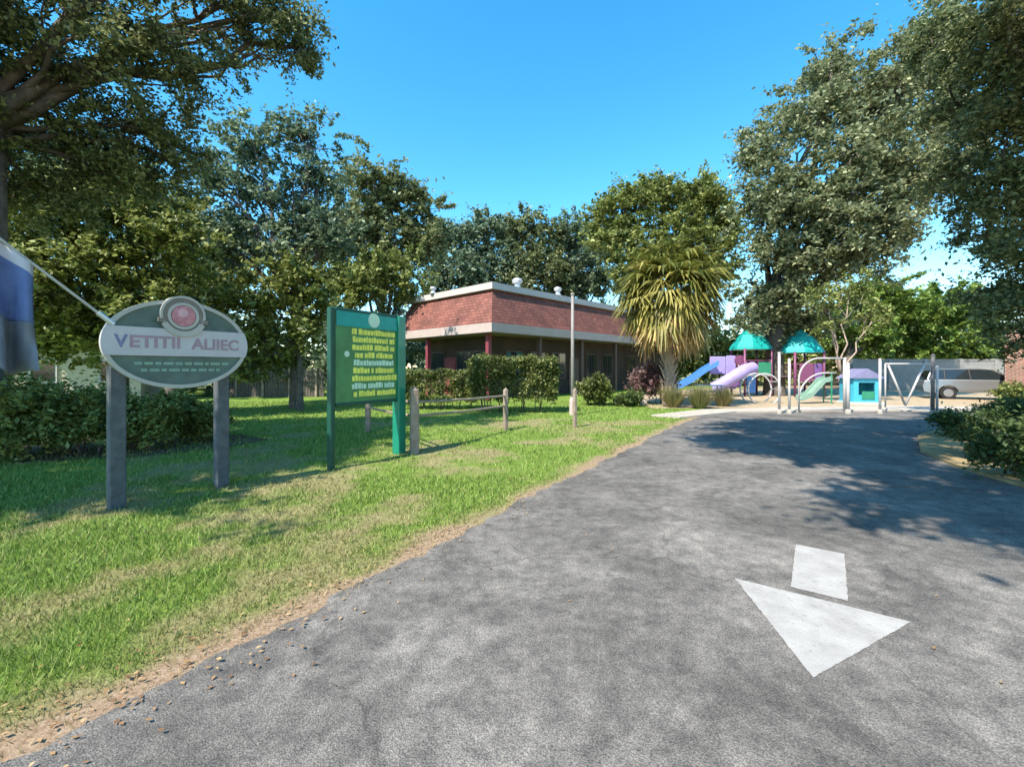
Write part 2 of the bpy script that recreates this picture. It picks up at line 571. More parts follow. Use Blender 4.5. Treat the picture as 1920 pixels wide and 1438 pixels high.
# the wobbling asphalt edge
ed = []
for a, b in zip(EDGE[:-1], EDGE[1:]):
    L = np.linalg.norm(b - a); n = max(2, int(L / 0.09))
    nrm = np.array([-(b - a)[1], (b - a)[0]]) / L
    for k in range(n):
        p = a + (b - a) * k / n
        w = (fbm(np.array([p[0]]), np.array([p[1]]), 3.2, 2)[0] - 0.5) * 0.22 + (random.random() - .5) * 0.018
        ed.append(tuple(p + nrm * w))
ed.append(tuple(EDGE[-1]))
right = [(19.5, 15.6), (15.6, 14.2), (12.2, 12.2), (9.4, 10.2), (7.75, 8.35), (7.1, 7.0), (6.75, 5.6), (5.6, 3.0), (3.6, -0.5), (0.2, -5.0), (-3.0, -9.0)]
driveway = flat('driveway', ed + [(8.0, 15.7), (12.0, 16.1), (16.0, 16.2)] + right, 0.006, M['asphalt'])
tag(driveway, 'weathered grey asphalt driveway curving right past the lawn', kind='structure')
def rough_poly(ps, z):
    out = []
    for k in range(len(ps)):
        a, b = ps[k], ps[(k + 1) % len(ps)]
        L = np.linalg.norm(b - a); n = max(2, int(L / .018))
        nr = np.array([-(b - a)[1], (b - a)[0], 0]) / L
        for i in range(n):
            p = a + (b - a) * i / n
            if i: p = p + nr * ((vnoise(p[0], p[1], 22.0, 4) - .5) * .005 + random.uniform(-.0025, .0025))
            out.append((p[0], p[1], z))
    return out


arrow = MB()
for ps_ in ([G(1378, 1086), G(1525, 1273), G(1708, 1168)], [G(1492, 1022), G(1483, 1102), G(1590, 1129), G(1583, 1040)]):
    q_ = rough_poly(ps_, 0.010)
    arrow.add(q_, [list(range(len(q_)))])
ao = arrow.build('painted_arrow', M['paint'], driveway)
ao['label'] = 'white painted arrow pointing toward the viewer, shaft cut off from its head'

sw = flat('sidewalk', [(5.3, 13.9), (8.0, 15.75), (12.0, 16.15), (16.0, 16.25), (21, 16.0), (34, 15.0), (34, 16.8), (21, 17.6), (16, 17.9), (11, 17.6), (7.2, 16.6), (4.6, 14.6)], 0.05, M['concrete'], thick=0.09)
tag(sw, 'pale tan concrete sidewalk strip across the end of the driveway', kind='structure')
pg = flat('playground_sand', [(5.5, 17.3), (11, 17.8), (16, 18.1), (21, 17.8), (36, 17.0), (40, 34), (14, 34), (6.2, 24)], 0.012, M['sand'])
tag(pg, 'tan sandy playground surface beyond the sidewalk', kind='structure')
vg = flat('verge', [(7.75, 8.35), (9.4, 10.2), (12.2, 12.2), (15.6, 14.2), (19.5, 15.6), (34, 14.6), (34, 2), (11, 0.5), (4.8, 0.5), (5.6, 3.0), (6.75, 5.6), (7.1, 7.0)], 0.05, M['drygrass'], thick=0.10)
tag(vg, 'dry yellow verge beside the driveway bend', kind='structure')

# ------------------------------------------------------------------ grass blades and litter
def blades(name, n, dens, w0, h0, box, wscale):
    x = R.uniform(box[0], box[1], n); y = R.uniform(box[2], box[3], n)
    d = edge_dist(x, y)
    dr = dry_at(x, y)
    keep = (d > -0.06) & (R.random(n) < dens(x, y)) & (R.random(n) > dr * 0.55) & (np.abs(x / np.maximum(y, .1)) < 1.35)
    keep &= (d > 0.1) | (R.random(n) < 0.35)
    x, y, dr = x[keep], y[keep], dr[keep]
    k = len(x)
    a = R.uniform(0, 2 * math.pi, k)
    w = w0 * wscale(y) * R.uniform(.6, 1.3, k)
    h = h0 * R.uniform(.45, 1.3, k) * (1 - .45 * dr) * (0.6 + 0.8 * fbm(x, y, 1.3, 9))
    le = R.uniform(0.2, 1.1, k) * h
    la = R.uniform(0, 2 * math.pi, k)
    v = np.zeros((k, 3, 3))
    v[:, 0] = np.stack([x - np.cos(a) * w / 2, y - np.sin(a) * w / 2, np.full(k, -.002)], 1)
    v[:, 1] = np.stack([x + np.cos(a) * w / 2, y + np.sin(a) * w / 2, np.full(k, -.002)], 1)
    v[:, 2] = np.stack([x + np.cos(la) * le, y + np.sin(la) * le, h], 1)
    dd = np.clip(dr + R.normal(0, .12, k), 0, 1)
    return v.reshape(-1, 3), np.repeat(dd, 3)


A = blades('a', 260000, lambda x, y: np.clip(9.0 / (y * y), .05, 1), .0075, .055, (-7.5, 3, 1.4, 6.5), lambda y: np.clip(y / 3, .8, 2.2))
B = blades('b', 260000, lambda x, y: np.clip(40.0 / (y * y), .06, .55), .016, .065, (-18, 6.5, 6.5, 21), lambda y: np.clip(y / 8, .8, 2.4))
vv = np.concatenate([A[0], B[0]]); da = np.concatenate([A[1], B[1]])
grass = raw_mesh('grass', vv, np.arange(len(vv)), np.full(len(vv) // 3, 3), M['grass'], attrs={'dry': da})
tag(grass, 'short patchy green lawn grass beside the driveway', 'grass', kind='stuff')


def leaf_quads(c, size, up=0.5, droop=0.0):
    """one small folded leaf per centre"""
    n = len(c)
    nr = R.normal(0, 1, (n, 3)); nr[:, 2] = np.abs(nr[:, 2]) + up
    nr /= np.linalg.norm(nr, axis=1)[:, None]
    t = R.normal(0, 1, (n, 3)); t[:, 2] -= droop
    t -= nr * np.sum(t * nr, 1)[:, None]
    t /= np.linalg.norm(t, axis=1)[:, None] + 1e-9
    b = np.cross(nr, t)
    s = (size * R.uniform(.45, 1.5, n))[:, None]
    v = np.zeros((n, 4, 3))
    v[:, 0] = c - t * s * .5
    v[:, 1] = c + b * s * .27 + nr * s * .07
    v[:, 2] = c + t * s * .5
    v[:, 3] = c - b * s * .27 + nr * s * .07
    return v.reshape(-1, 3)


def leaf_obj(name, v, m, parent=None):
    n = len(v) // 4
    return raw_mesh(name, v, np.arange(4 * n), np.full(n, 4), m, parent)


# fallen leaves: along the asphalt edge and thinly over the driveway
n = 650
k = R.integers(3, len(EDGE) - 2, n); t = R.random(n)
p = EDGE[k] + (EDGE[k + 1] - EDGE[k]) * t[:, None]
nn = np.array([-0.83, 0.55])
p = p + nn * (R.normal(0.10, 0.22, n))[:, None]
c = np.stack([p[:, 0], p[:, 1], R.uniform(.012, .03, n)], 1)
c2 = np.stack([R.uniform(-2, 7, 260), R.uniform(2, 14, 260), np.full(260, .016)], 1)
c2 = c2[edge_dist(c2[:, 0], c2[:, 1]) < -.1]
c = np.concatenate([c, c2])
lv = leaf_quads(c, .028, up=9.0)
lv[:, 2] = np.maximum(lv[:, 2], .010)
tag(leaf_obj('leaf_litter', lv, M['litter']), 'brown fallen leaves scattered along the edge of the asphalt', 'leaf litter', kind='stuff')


# ------------------------------------------------------------------ trees
def limb(mb, a, b, r0, r1, n=5, wob=0.10, sides=7, sag=0.0):
    a, b = np.array(a, float), np.array(b, float)
    L = np.linalg.norm(b - a)
    pts, rad = [], []
    for i in range(n + 1):
        t = i / n
        p = a + (b - a) * t
        if 0 < i < n: p = p + R.normal(0, wob * L / n, 3)
        p[2] += sag * L * math.sin(math.pi * t)
        pts.append(p); rad.append(r0 + (r1 - r0) * t)
    mb.tube(pts, rad, sides)
    return pts


def crown_leaves(blobs, cs, per, size, dens=1.0, hollow=0.45, flat_=0.6, up=0.5, droop=0.0):
    """blobs: (centre, (rx, ry, rz)); leaves gather in sub-clumps spread through each blob"""
    outv, clumps = [], []
    for c, r in blobs:
        r = np.array(r)
        area = (r[0] * r[1] + r[0] * r[2] + r[1] * r[2])
        nc = max(8, int(4.2 * dens * area / (cs * cs)))
        u = R.normal(0, 1, (nc, 3)); u /= np.linalg.norm(u, axis=1)[:, None]
        rad = hollow + (1.06 - hollow) * R.random(nc) ** 0.6
        lump = 0.80 + 0.55 * np.array([mnoise.noise(Vector(q * 1.7 + np.array(c))) for q in u])
        rad = np.where(R.random(nc) < .14, rad * R.uniform(1.05, 1.3, nc), rad)
        cc = np.array(c) + u * r * (rad * lump)[:, None]
        clumps.append(cc)
        m = np.maximum(4, (per * R.uniform(.35, 1.5, nc)).astype(int))
        ci = np.repeat(np.arange(nc), m)
        csz = (cs * R.uniform(.22, .56, nc))[ci]
        ax = u * .9 + R.normal(0, .55, (nc, 3)); ax[:, 2] -= droop * .8
        ax /= np.linalg.norm(ax, axis=1)[:, None]
        off = R.normal(0, .42, (len(ci), 3))
        off[:, 2] *= flat_
        off = (off + ax[ci] * R.normal(0, 1.0, len(ci))[:, None]) * csz[:, None]
        outv.append(leaf_quads(cc[ci] + off, size, up, droop))
    return np.concatenate(outv), clumps


def tree(name, label, cat, base, blobs_px, tr=0.3, fork=3.0, cs=0.7, per=60, size=.14, leaf='oak', bark='bark', group=None,
         dens=1.0, hollow=0.4, twigs=7, lean=(0, 0), up=0.5, flat_=0.6, droop=0.0, ymul=1.0):
    base = np.array([base[0], base[1], 0.0])
    root = thing(name, label, cat, tuple(base), group=group)
    blobs = []
    for px, py, d, rx, ry in blobs_px:
        c = P(px, py, d) - base
        s = d / F
        blobs.append((c, (rx * s, .5 * (rx + ry) * s * ymul, ry * s)))
    v, clumps = crown_leaves(blobs, cs, per, size * 1.3, dens, hollow, flat_, up, droop)
    tb = MB()
    top = np.array([lean[0], lean[1], fork])
    flare = [(0, 0, -.15), (0, 0, .12), (lean[0] * .2, lean[1] * .2, fork * .3), (lean[0] * .6, lean[1] * .6, fork * .65), tuple(top)]
    tb.tube(flare, [tr * 1.5, tr * 1.2, tr, tr * .92, tr * .9], 10)
    for (c, r), cl in zip(blobs, clumps):
        c = np.array(c)
        d = np.linalg.norm(c - top)
        r0 = min(tr * .5, .04 + .016 * d)
        pts = limb(tb, top - np.array([0, 0, .1]), c, r0, max(.02, r0 * .3), 6, .13, 6, .06)
        sel = R.permutation(len(cl))[:twigs]
        for i in sel:
            s0 = pts[int(R.integers(3, 7))]
            limb(tb, s0, cl[i], max(.014, r0 * .28), .006, 4, .16, 4)
    tb.build('trunk', M[bark], root, smooth=True)
    leaf_obj('crown', v, M[leaf], root)
    return root


# left foreground oak, trunk at the left edge
tree('oak_tree', 'large dark oak with its trunk cut by the left edge of the photo', 'tree', (-9.75, 8.0),
     [(40, 120, 8.5, 150, 120), (180, 60, 8.0, 140, 110), (330, 110, 9.0, 110, 110), (120, 260, 9.0, 150, 110), (270, 250, 9.5, 120, 95),
      (500, 40, 10.0, 110, 75), (555, 90, 10.5, 58, 62), (430, 0, 9.5, 120, 60), (60, -110, 8.0, 160, 120), (300, -100, 8.0, 150, 110),
      (-120, 150, 8.5, 160, 140), (-160, -60, 7.0, 180, 150), (-60, 330, 9.0, 110, 80), (210, 330, 9.5, 110, 70), (80, 370, 9.2, 110, 70), (330, 300, 10, 80, 70), (-150, 380, 8, 120, 110),
      (-420, 120, 6.0, 260, 220), (-300, -300, 5.5, 260, 200), (-700, -100, 5, 300, 260)],
     tr=.42, fork=6.0, cs=.55, per=120, size=.068, leaf='oak', dens=.85, hollow=.25, twigs=9, droop=.4)
# slim tall tree behind it, see-through crown against the sky
tree('oak_tree', 'thin tree with sparse see-through leaves against the blue sky, left of the sign board', 'tree', (-8.6, 17.5),
     [(470, 270, 17.5, 85, 55), (560, 250, 18, 70, 55), (600, 330, 18.5, 70, 60), (480, 360, 18, 90, 60), (400, 330, 17, 60, 60), (560, 410, 18, 90, 60), (330, 400, 17, 80, 70), (430, 430, 17.5, 90, 60), (520, 470, 17.5, 90, 60), (620, 450, 18, 60, 60), (390, 470, 17, 70, 60)],
     tr=.22, fork=4.2, cs=.6, per=42, size=.13, leaf='oakcool', bark='bark', dens=.95, hollow=.1, twigs=12)
# understory to the left
tree('understory_tree', 'leafy olive green tree hanging low behind the oval sign', 'tree', (-12.6, 14.2),
     [(110, 400, 13, 110, 90), (250, 380, 13.5, 110, 80), (330, 460, 13.5, 90, 80), (180, 500, 13, 120, 90), (60, 520, 12.5, 100, 90), (300, 560, 13.5, 80, 70), (120, 600, 13, 90, 60), (-60, 470, 12.5, 120, 130), (40, 640, 13.5, 90, 50), (200, 650, 14, 80, 45), (320, 650, 14, 70, 50)],
     tr=.2, fork=2.6, cs=.55, per=70, size=.12, leaf='under', dens=1.0, hollow=.3)
tree('understory_tree', 'pale olive small tree between the oval sign and the green board', 'tree', (-8.0, 16.6),
     [(430, 540, 16.2, 80, 60), (510, 560, 16.4, 80, 60), (570, 520, 16.8, 70, 50), (480, 630, 16.5, 70, 45), (560, 620, 16.5, 60, 50), (400, 620, 16.2, 60, 55), (520, 670, 16.8, 60, 35), (440, 680, 16.4, 60, 35), (600, 560, 17, 45, 50)],
     tr=.12, fork=2.2, cs=.6, per=55, size=.14, leaf='under', bark='bark', dens=.9, hollow=.3)
tree('oak_tree', 'rounded dark oak rising behind the left end of the brick building', 'tree', (-9.0, 31),
     [(700, 350, 30, 70, 60), (770, 390, 31, 65, 60), (660, 420, 30, 70, 60), (730, 450, 30, 80, 60), (800, 450, 31, 50, 55), (620, 480, 29, 70, 60), (690, 520, 30, 80, 55)],
     tr=.34, fork=4.5, cs=1.0, per=70, size=.22, leaf='oak', dens=1.1)
tree('understory_tree', 'light green tree just behind the top of the green board', 'tree', (-7.4, 26),
     [(690, 520, 26, 60, 45), (740, 500, 27, 55, 40), (650, 560, 26, 50, 40), (770, 540, 27, 40, 35)],
     tr=.15, fork=2.8, cs=.7, per=60, size=.17, leaf='under', dens=1.1)
tree('oak_tree', 'shadowed tree filling the far left background behind the hedge', 'tree', (-17, 22),
     [(150, 330, 21, 120, 90), (330, 520, 22, 110, 90), (210, 600, 22, 120, 70), (40, 560, 20, 130, 120), (420, 480, 23, 70, 80)],
     tr=.34, fork=4, cs=.9, per=60, size=.2, leaf='oakcool', dens=1.0)
# far tree line behind the building
FT = [(850, 470, 44, 'oakcool', 'bluish green tree far behind the left roof slope'), (930, 455, 46, 'oakcool', 'shaggy tree far behind the roof peak'),
      (1010, 462, 45, 'oak', 'dark tree far behind the roof vents'), (1085, 470, 47, 'oakcool', 'tree far behind the light pole')]
for px, py, d, lf, lab in FT:
    tree('background_tree', lab, 'tree', (P(px, py, d)[0], d),
         [(px - 20, py - 30, d, 42, 36), (px + 25, py - 20, d + 1, 40, 36), (px - 35, py + 25, d, 44, 42), (px + 15, py + 35, d - 1, 50, 42), (px + 40, py + 60, d, 40, 40), (px - 20, py + 80, d, 48, 40)],
         tr=.3, fork=5, cs=1.15, per=70, size=.27, leaf=lf, dens=1.0, group='trees far behind the brick building', twigs=4)
tree('oak_tree', 'mid green tree standing behind the palm', 'tree', (11.0, 37),
     [(1170, 390, 36, 50, 50), (1240, 380, 37, 60, 55), (1310, 370, 37, 60, 60), (1180, 460, 36, 60, 55), (1270, 450, 36, 75, 60), (1350, 430, 37, 60, 60), (1340, 510, 36, 60, 55), (1180, 520, 36, 50, 45), (1130, 430, 37, 35, 60)],
     tr=.36, fork=5, cs=1.0, per=75, size=.23, leaf='under', dens=1.1)
tree('oak_tree', 'huge olive green oak spreading over the playground', 'tree', (15.2, 25.5),
     [(1440, 280, 24, 75, 70), (1520, 200, 24, 80, 70), (1560, 130, 25, 75, 60), (1640, 190, 24, 95, 80), (1600, 290, 22, 110, 85), (1490, 370, 23, 100, 75), (1420, 380, 24, 60, 60),
      (1580, 400, 22, 110, 80), (1690, 320, 22, 100, 80), (1700, 130, 24, 80, 60), (1540, 480, 23, 100, 65), (1460, 470, 24, 75, 60), (1640, 470, 22, 80, 60), (1500, 560, 24, 80, 50), (1430, 560, 25, 55, 45), (1680, 420, 22, 60, 50), (1760, 230, 23, 80, 80), (1740, 110, 23, 70, 60), (1780, 40, 24, 70, 60), (1400, 600, 25.5, 45, 40), (1540, 600, 25, 60, 40), (1470, 615, 26.5, 60, 40), (1770, 330, 22, 70, 70)],
     tr=.5, fork=4.2, cs=1.0, per=105, size=.17, leaf='oakolive', dens=1.0, hollow=.3, twigs=8, droop=.5)
tree('oak_tree', 'near dark oak overhanging the right edge of the photo', 'tree', (12.6, 7.6),
     [(1850, 60, 9.5, 90, 110), (1900, 220, 9, 95, 110), (1800, 200, 10.5, 70, 80), (1860, 360, 9.5, 80, 80), (1800, 330, 10.5, 60, 60), (1910, 480, 9, 70, 75), (1890, 580, 9, 60, 55), (1990, 300, 9, 140, 180), (1960, 20, 9, 130, 130),
      (1760, 60, 11, 50, 60), (2050, 550, 8.5, 120, 100), (1860, 560, 10, 60, 50), (1910, 640, 10, 50, 35), (1830, 440, 10.5, 50, 50)],
     tr=.42, fork=3.6, cs=.55, per=140, size=.068, leaf='oak', dens=1.05, hollow=.3, twigs=9, droop=.4)
tree('background_tree', 'sunlit bright green tree beyond the pale wall', 'tree', (29, 38),
     [(1610, 570, 38, 55, 45), (1670, 560, 38, 60, 45), (1720, 590, 38, 60, 45), (1640, 630, 38, 60, 45), (1580, 630, 39, 45, 45)],
     tr=.26, fork=2.6, cs=.9, per=75, size=.22, leaf='bright', dens=1.1)
tree('background_tree', 'sunlit bright green tree above the silver car', 'tree', (36, 39),
     [(1780, 570, 39, 60, 45), (1830, 600, 39, 60, 50), (1770, 640, 38, 60, 45), (1850, 660, 38, 50, 40), (1720, 650, 39, 45, 40)],
     tr=.26, fork=2.6, cs=.9, per=75, size=.22, leaf='bright', dens=1.1)

# trees outside the frame whose shade falls on the lawn and the driveway
def shade_tree(label, base, bl, dens):
    root = thing('oak_tree', label, 'tree', (*base, 0))
    b0 = np.array([*base, 0])
    bl = [(np.array(c) - b0, r) for c, r in bl]
    v, cl = crown_leaves(bl, .6, 70, .15, dens, .2)
    tb = MB(); tb.tube([(0, 0, -.1), (0, 0, 2), (0, .3, 5)], [.6, .42, .36], 10)
    for (c, r), q in zip(bl, cl):
        pt_s = limb(tb, (0, .3, 4.9), c, .2, .05, 6, .1, 6)
        for k in range(6): limb(tb, pt_s[4], q[k], .05, .01, 4, .15, 4)
    tb.build('trunk', M['bark'], root, smooth=True)
    leaf_obj('crown', v, M['oak'], root)


shade_tree('roadside oak behind the viewer that shades the lawn by the oval sign', (-13.5, -1.0),
           [((-10.0, 1.6, 8.6), (2.3, 2.6, 1.5)), ((-9.0, 4.4, 9.2), (2.1, 2.4, 1.4)), ((-12.0, .2, 8.4), (2.4, 2.4, 1.5)), ((-11.6, 3.6, 9.2), (2.4, 2.4, 1.5)), ((-14, 2, 8.5), (2.4, 2.4, 1.5)), ((-10.6, 6.8, 9.6), (2.0, 2.0, 1.3)), ((-9.4, 2.6, 9.6), (1.8, 2.2, 1.0))], 1.15)
shade_tree('roadside oak beside the viewer whose crown shades the far right of the driveway', (7.2, -3.2),
           [((.6, -.5, 9.6), (2.3, 1.6, 1.2)), ((2.2, 4.4, 9.9), (2.6, 2.2, 1.2)), ((7.0, 1.6, 9.6), (3.2, 2.6, 1.4)), ((7.4, 5.6, 10.8), (3.4, 2.6, 1.3)), ((1.6, 6.0, 10.9), (2.0, 1.7, .8)), ((10.5, 4.6, 9.5), (3, 3, 1.5)),
            ((1.2, -1.2, 9.3), (1.6, 1.4, 1.0)), ((6.4, 4.0, 10.2), (2.6, 2.2, 1.2)), ((.9, 2.2, 9.8), (1.6, 1.7, 1.0)), ((-.6, 3.4, 10.2), (1.0, 1.4, .7)), ((4.8, 5.8, 10.9), (2.6, 2.2, 1.0))], 1.9)


# distant wood closing the view all round
def wood(name, label, segs, m):
    bl = []
    for px0_, px1_, d0, d1, h0, h1, n_ in segs:
        for k in range(n_):
            t = (k + random.random()) / n_
            d_ = d0 + (d1 - d0) * random.random()
            x_ = (px0_ + (px1_ - px0_) * t - CX) / F * d_
            h_ = random.uniform(h0, h1)
            bl.append(((x_, d_, h_ * .5), (h_ * .55, h_ * .5, h_ * .55)))
    v, _ = crown_leaves(bl, 1.5, 45, .42, .55, .45)
    v = v[:len(v) // 4 * 4]
    q = v.reshape(-1, 4, 3); q = q[q[:, :, 2].min(1) > 0]
    o = leaf_obj(name, q.reshape(-1, 3), M[m])
    tag(o, label, 'woodland', kind='stuff')


wood('woodland', 'dark shaded woodland closing the background behind lawn and building', [(-700, 760, 30, 38, 4.5, 7.5, 40), (-300, 560, 25, 28, 2.2, 3.6, 24), (720, 1320, 54, 62, 7, 11, 20)], 'oakcool')
wood('woodland', 'green woodland closing the background behind the playground', [(1200, 1560, 40, 46, 4, 7.5, 18), (1520, 2500, 44, 56, 6, 9, 34)], 'under')

# ------------------------------------------------------------------ more materials
M['roof_l'] = brick_mat('red_roof_shingle', (-0.71, 0.70), (0.17, 0.058, 0.042), (0.26, 0.095, 0.068), (0.10, 0.036, 0.028), .32, .16, .8, .018)
M['roof_r'] = brick_mat('red_roof_shingle_side', (0.67, 0.74), (0.17, 0.058, 0.042), (0.26, 0.095, 0.068), (0.10, 0.036, 0.028), .32, .16, .8, .018)
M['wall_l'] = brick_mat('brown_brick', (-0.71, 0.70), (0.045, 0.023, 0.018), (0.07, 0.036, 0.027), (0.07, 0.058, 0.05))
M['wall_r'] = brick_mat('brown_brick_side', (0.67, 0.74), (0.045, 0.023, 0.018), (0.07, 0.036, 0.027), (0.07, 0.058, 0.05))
M['redbrick'] = brick_mat('red_brick', (0.64, -0.77), (0.24, 0.088, 0.055), (0.32, 0.13, 0.08), (0.36, 0.30, 0.25))
M['white'] = mat('white_trim', (0.50, 0.45, 0.42), .6, var=.08, scale=2.5)
M['pinkwhite'] = mat('pinkish_trim', (0.46, 0.37, 0.335), .6, var=.08, scale=2.5)
M['soffit'] = mat('soffit', (0.16, 0.12, 0.10), .8)
M['flatroof'] = mat('flat_roof', (0.35, 0.34, 0.33), .9)
M['glass'] = mat('window_glass', (0.02, 0.025, 0.03), .08, spec=.6, var=.1)
M['framebrown'] = mat('brown_frame', (0.10, 0.06, 0.05), .5)
M['maroon'] = mat('maroon_paint', (0.22, 0.045, 0.06), .5)
M['galv'] = mat('galvanised_vent', (0.62, 0.62, 0.62), .4, metal=.5, var=.06)
M['signgreen'] = mat('sign_grey_green', (0.095, 0.135, 0.112), .55, var=.25, scale=5)
M['signrim'] = mat('sign_cream_rim', (0.43, 0.40, 0.355), .55, var=.1)
M['signwhite'] = mat('sign_off_white', (0.50, 0.465, 0.47), .55, var=.06, scale=8)
M['mauve'] = mat('faded_mauve_paint', (0.36, 0.235, 0.27), .6)
M['bluegrey'] = mat('faded_blue_paint', (0.20, 0.19, 0.31), .6)
M['palegreen'] = mat('pale_green_paint', (0.22, 0.34, 0.26), .6)
M['emblemred'] = mat('faded_red_emblem', (0.42, 0.13, 0.15), .55, scale=14, col2=(0.62, 0.28, 0.30))
M['emblempink'] = mat('emblem_pink', (0.62, 0.34, 0.36), .55)
M['emblemtan'] = mat('emblem_tan_ring', (0.19, 0.16, 0.13), .6, var=.2)
M['postgrey'] = mat('weathered_post', (0.095, 0.10, 0.105), .75, var=.3, scale=9, bump=.4)
M['boardgreen'] = mat('green_paint', (0.012, 0.20, 0.12), .35, var=.12, coat=.3)
M['boarddark'] = mat('dark_green_paint', (0.008, 0.065, 0.042), .4, var=.2)
M['boardpanel'] = mat('green_panel', (0.075, 0.22, 0.075), .45, var=.2, scale=4)
M['yellow'] = mat('yellow_lettering', (0.82, 0.78, 0.13), .5, var=.15, scale=12)
M['ltgreen'] = mat('pale_green_disc', (0.55, 0.72, 0.55), .5)
M['wood'] = mat('weathered_wood', (0.20, 0.145, 0.105), .85, var=.2, scale=6, bump=.4, col2=(0.36, 0.28, 0.22))
M['woodgrey'] = mat('grey_wood', (0.085, 0.07, 0.06), .85, var=.2, scale=6, bump=.4, col2=(0.15, 0.125, 0.105))
M['metalpole'] = mat('grey_pole', (0.25, 0.225, 0.21), .5, var=.12)
M['whitepole'] = mat('white_pole', (0.50, 0.46, 0.44), .45, var=.06)
M['darkpole'] = mat('dark_pole', (0.10, 0.095, 0.09), .6)
M['flagblue'] = mat('flag_blue', (0.12, 0.17, 0.34), .8, var=.2)
M['flagwhite'] = mat('flag_white', (0.55, 0.52, 0.55), .8, var=.05)
M['flagred'] = mat('flag_red', (0.46, 0.16, 0.17), .8)
M['flagshaded'] = mat('flag_shaded_slate', (0.19, 0.20, 0.23), .85, var=.3, scale=3)
M['teal'] = mat('teal_plastic', (0.01, 0.30, 0.26), .35, var=.12)
M['tealmix'] = mat('turquoise_plastic', (0.02, 0.36, 0.34), .35, var=.15)
M['tealblue'] = mat('sky_teal_plastic', (0.06, 0.38, 0.50), .35, var=.1)
M['lilac'] = mat('lilac_plastic', (0.36, 0.29, 0.56), .4, var=.1)
M['purple'] = mat('purple_plastic', (0.18, 0.085, 0.26), .4, var=.1)
M['plum'] = mat('plum_metal', (0.20, 0.06, 0.13), .45)
M['blueplast'] = mat('blue_plastic', (0.08, 0.24, 0.58), .35, var=.1)
M['greenplast'] = mat('green_plastic', (0.03, 0.22, 0.12), .4)
M['paleplast'] = mat('pale_plastic', (0.52, 0.58, 0.54), .5)
M['deck'] = mat('deck_brown', (0.12, 0.09, 0.08), .7)
M['carpaint'] = mat('silver_car_paint', (0.26, 0.265, 0.265), .32, metal=.55, var=.04, coat=.6)
M['tyre'] = mat('tyre_rubber', (0.02, 0.02, 0.02), .85)
M['rim'] = mat('alloy_rim', (0.45, 0.45, 0.46), .35, metal=.8)
M['carglass'] = mat('car_glass', (0.018, 0.024, 0.026), .06, spec=.7)
M['lamp'] = mat('headlamp_lens', (0.78, 0.80, 0.80), .12, spec=.7)
M['black'] = mat('black_plastic', (0.025, 0.025, 0.027), .55)
M['paleblock'] = mat('pale_block_wall', (0.27, 0.255, 0.23), .85, var=.12, scale=2)
M['cream'] = mat('cream_siding', (0.50, 0.42, 0.30), .8, var=.08)
M['rock'] = mat('pale_rock', (0.34, 0.29, 0.24), .9, var=.3, scale=5, bump=.6, bscale=12, col2=(0.52, 0.46, 0.38))


def text_obj(name, body, size, m, parent, loc, rot=(math.pi / 2, 0, 0), depth=.003, sx=1.0, align='CENTER'):
    cu = bpy.data.curves.new(name, 'FONT')
    cu.body = body; cu.size = size; cu.extrude = depth; cu.offset = .006; cu.align_x = align; cu.align_y = 'CENTER'
    t = bpy.data.objects.new(name, cu)
    COL.objects.link(t)
    bpy.context.view_layer.update()
    me = bpy.data.meshes.new_from_object(t.evaluated_get(bpy.context.evaluated_depsgraph_get()))
    bpy.data.objects.remove(t)
    me.name = name
    me.materials.clear(); me.materials.append(m)
    o = bpy.data.objects.new(name, me)
    COL.objects.link(o)
    o.parent = parent; o.location = loc; o.rotation_euler = rot; o.scale = (sx, 1, 1)
    return o


def ellipse(cx, cz, a, b, n=64):
    return [(cx + a * math.cos(2 * math.pi * k / n), cz + b * math.sin(2 * math.pi * k / n)) for k in range(n)]


def ring_prism(mb, cx, cz, a, b, a2, b2, y0, y1, n=64):
    o = ellipse(cx, cz, a, b, n); i = ellipse(cx, cz, a2, b2, n)
    v = [(p[0], y0, p[1]) for p in o] + [(p[0], y0, p[1]) for p in i] + [(p[0], y1, p[1]) for p in o] + [(p[0], y1, p[1]) for p in i]
    f = []
    for k in range(n):
        l = (k + 1) % n
        f += [[k, l, n + l, n + k], [2 * n + l, 2 * n + k, 3 * n + k, 3 * n + l], [l, k, 2 * n + k, 2 * n + l], [n + k, n + l, 3 * n + l, 3 * n + k]]
    mb.add(v, f)


# ------------------------------------------------------------------ oval sign (local x along the board, -y faces the driveway)
SA = math.atan2(.825, .565)
sg = thing('oval_sign', 'grey green oval sign on two posts with white name band and red emblem', 'sign', (-4.45, 4.98, 0), SA)
for x in (0.0, 1.08):
    MB().box((x, .085, .80), (.15, .13, 1.64), bev=.012).build('post', M['postgrey'], sg)
cx, cz, ea, eb = .59, 1.89, .755, .54
MB().prism(ellipse(cx, cz, ea - .02, eb - .02), -.02, .02).build('panel', M['signgreen'], sg)
mb = MB(); ring_prism(mb, cx, cz, ea, eb, ea - .045, eb - .045, -.04, .024); mb.build('rim', M['signrim'], sg)
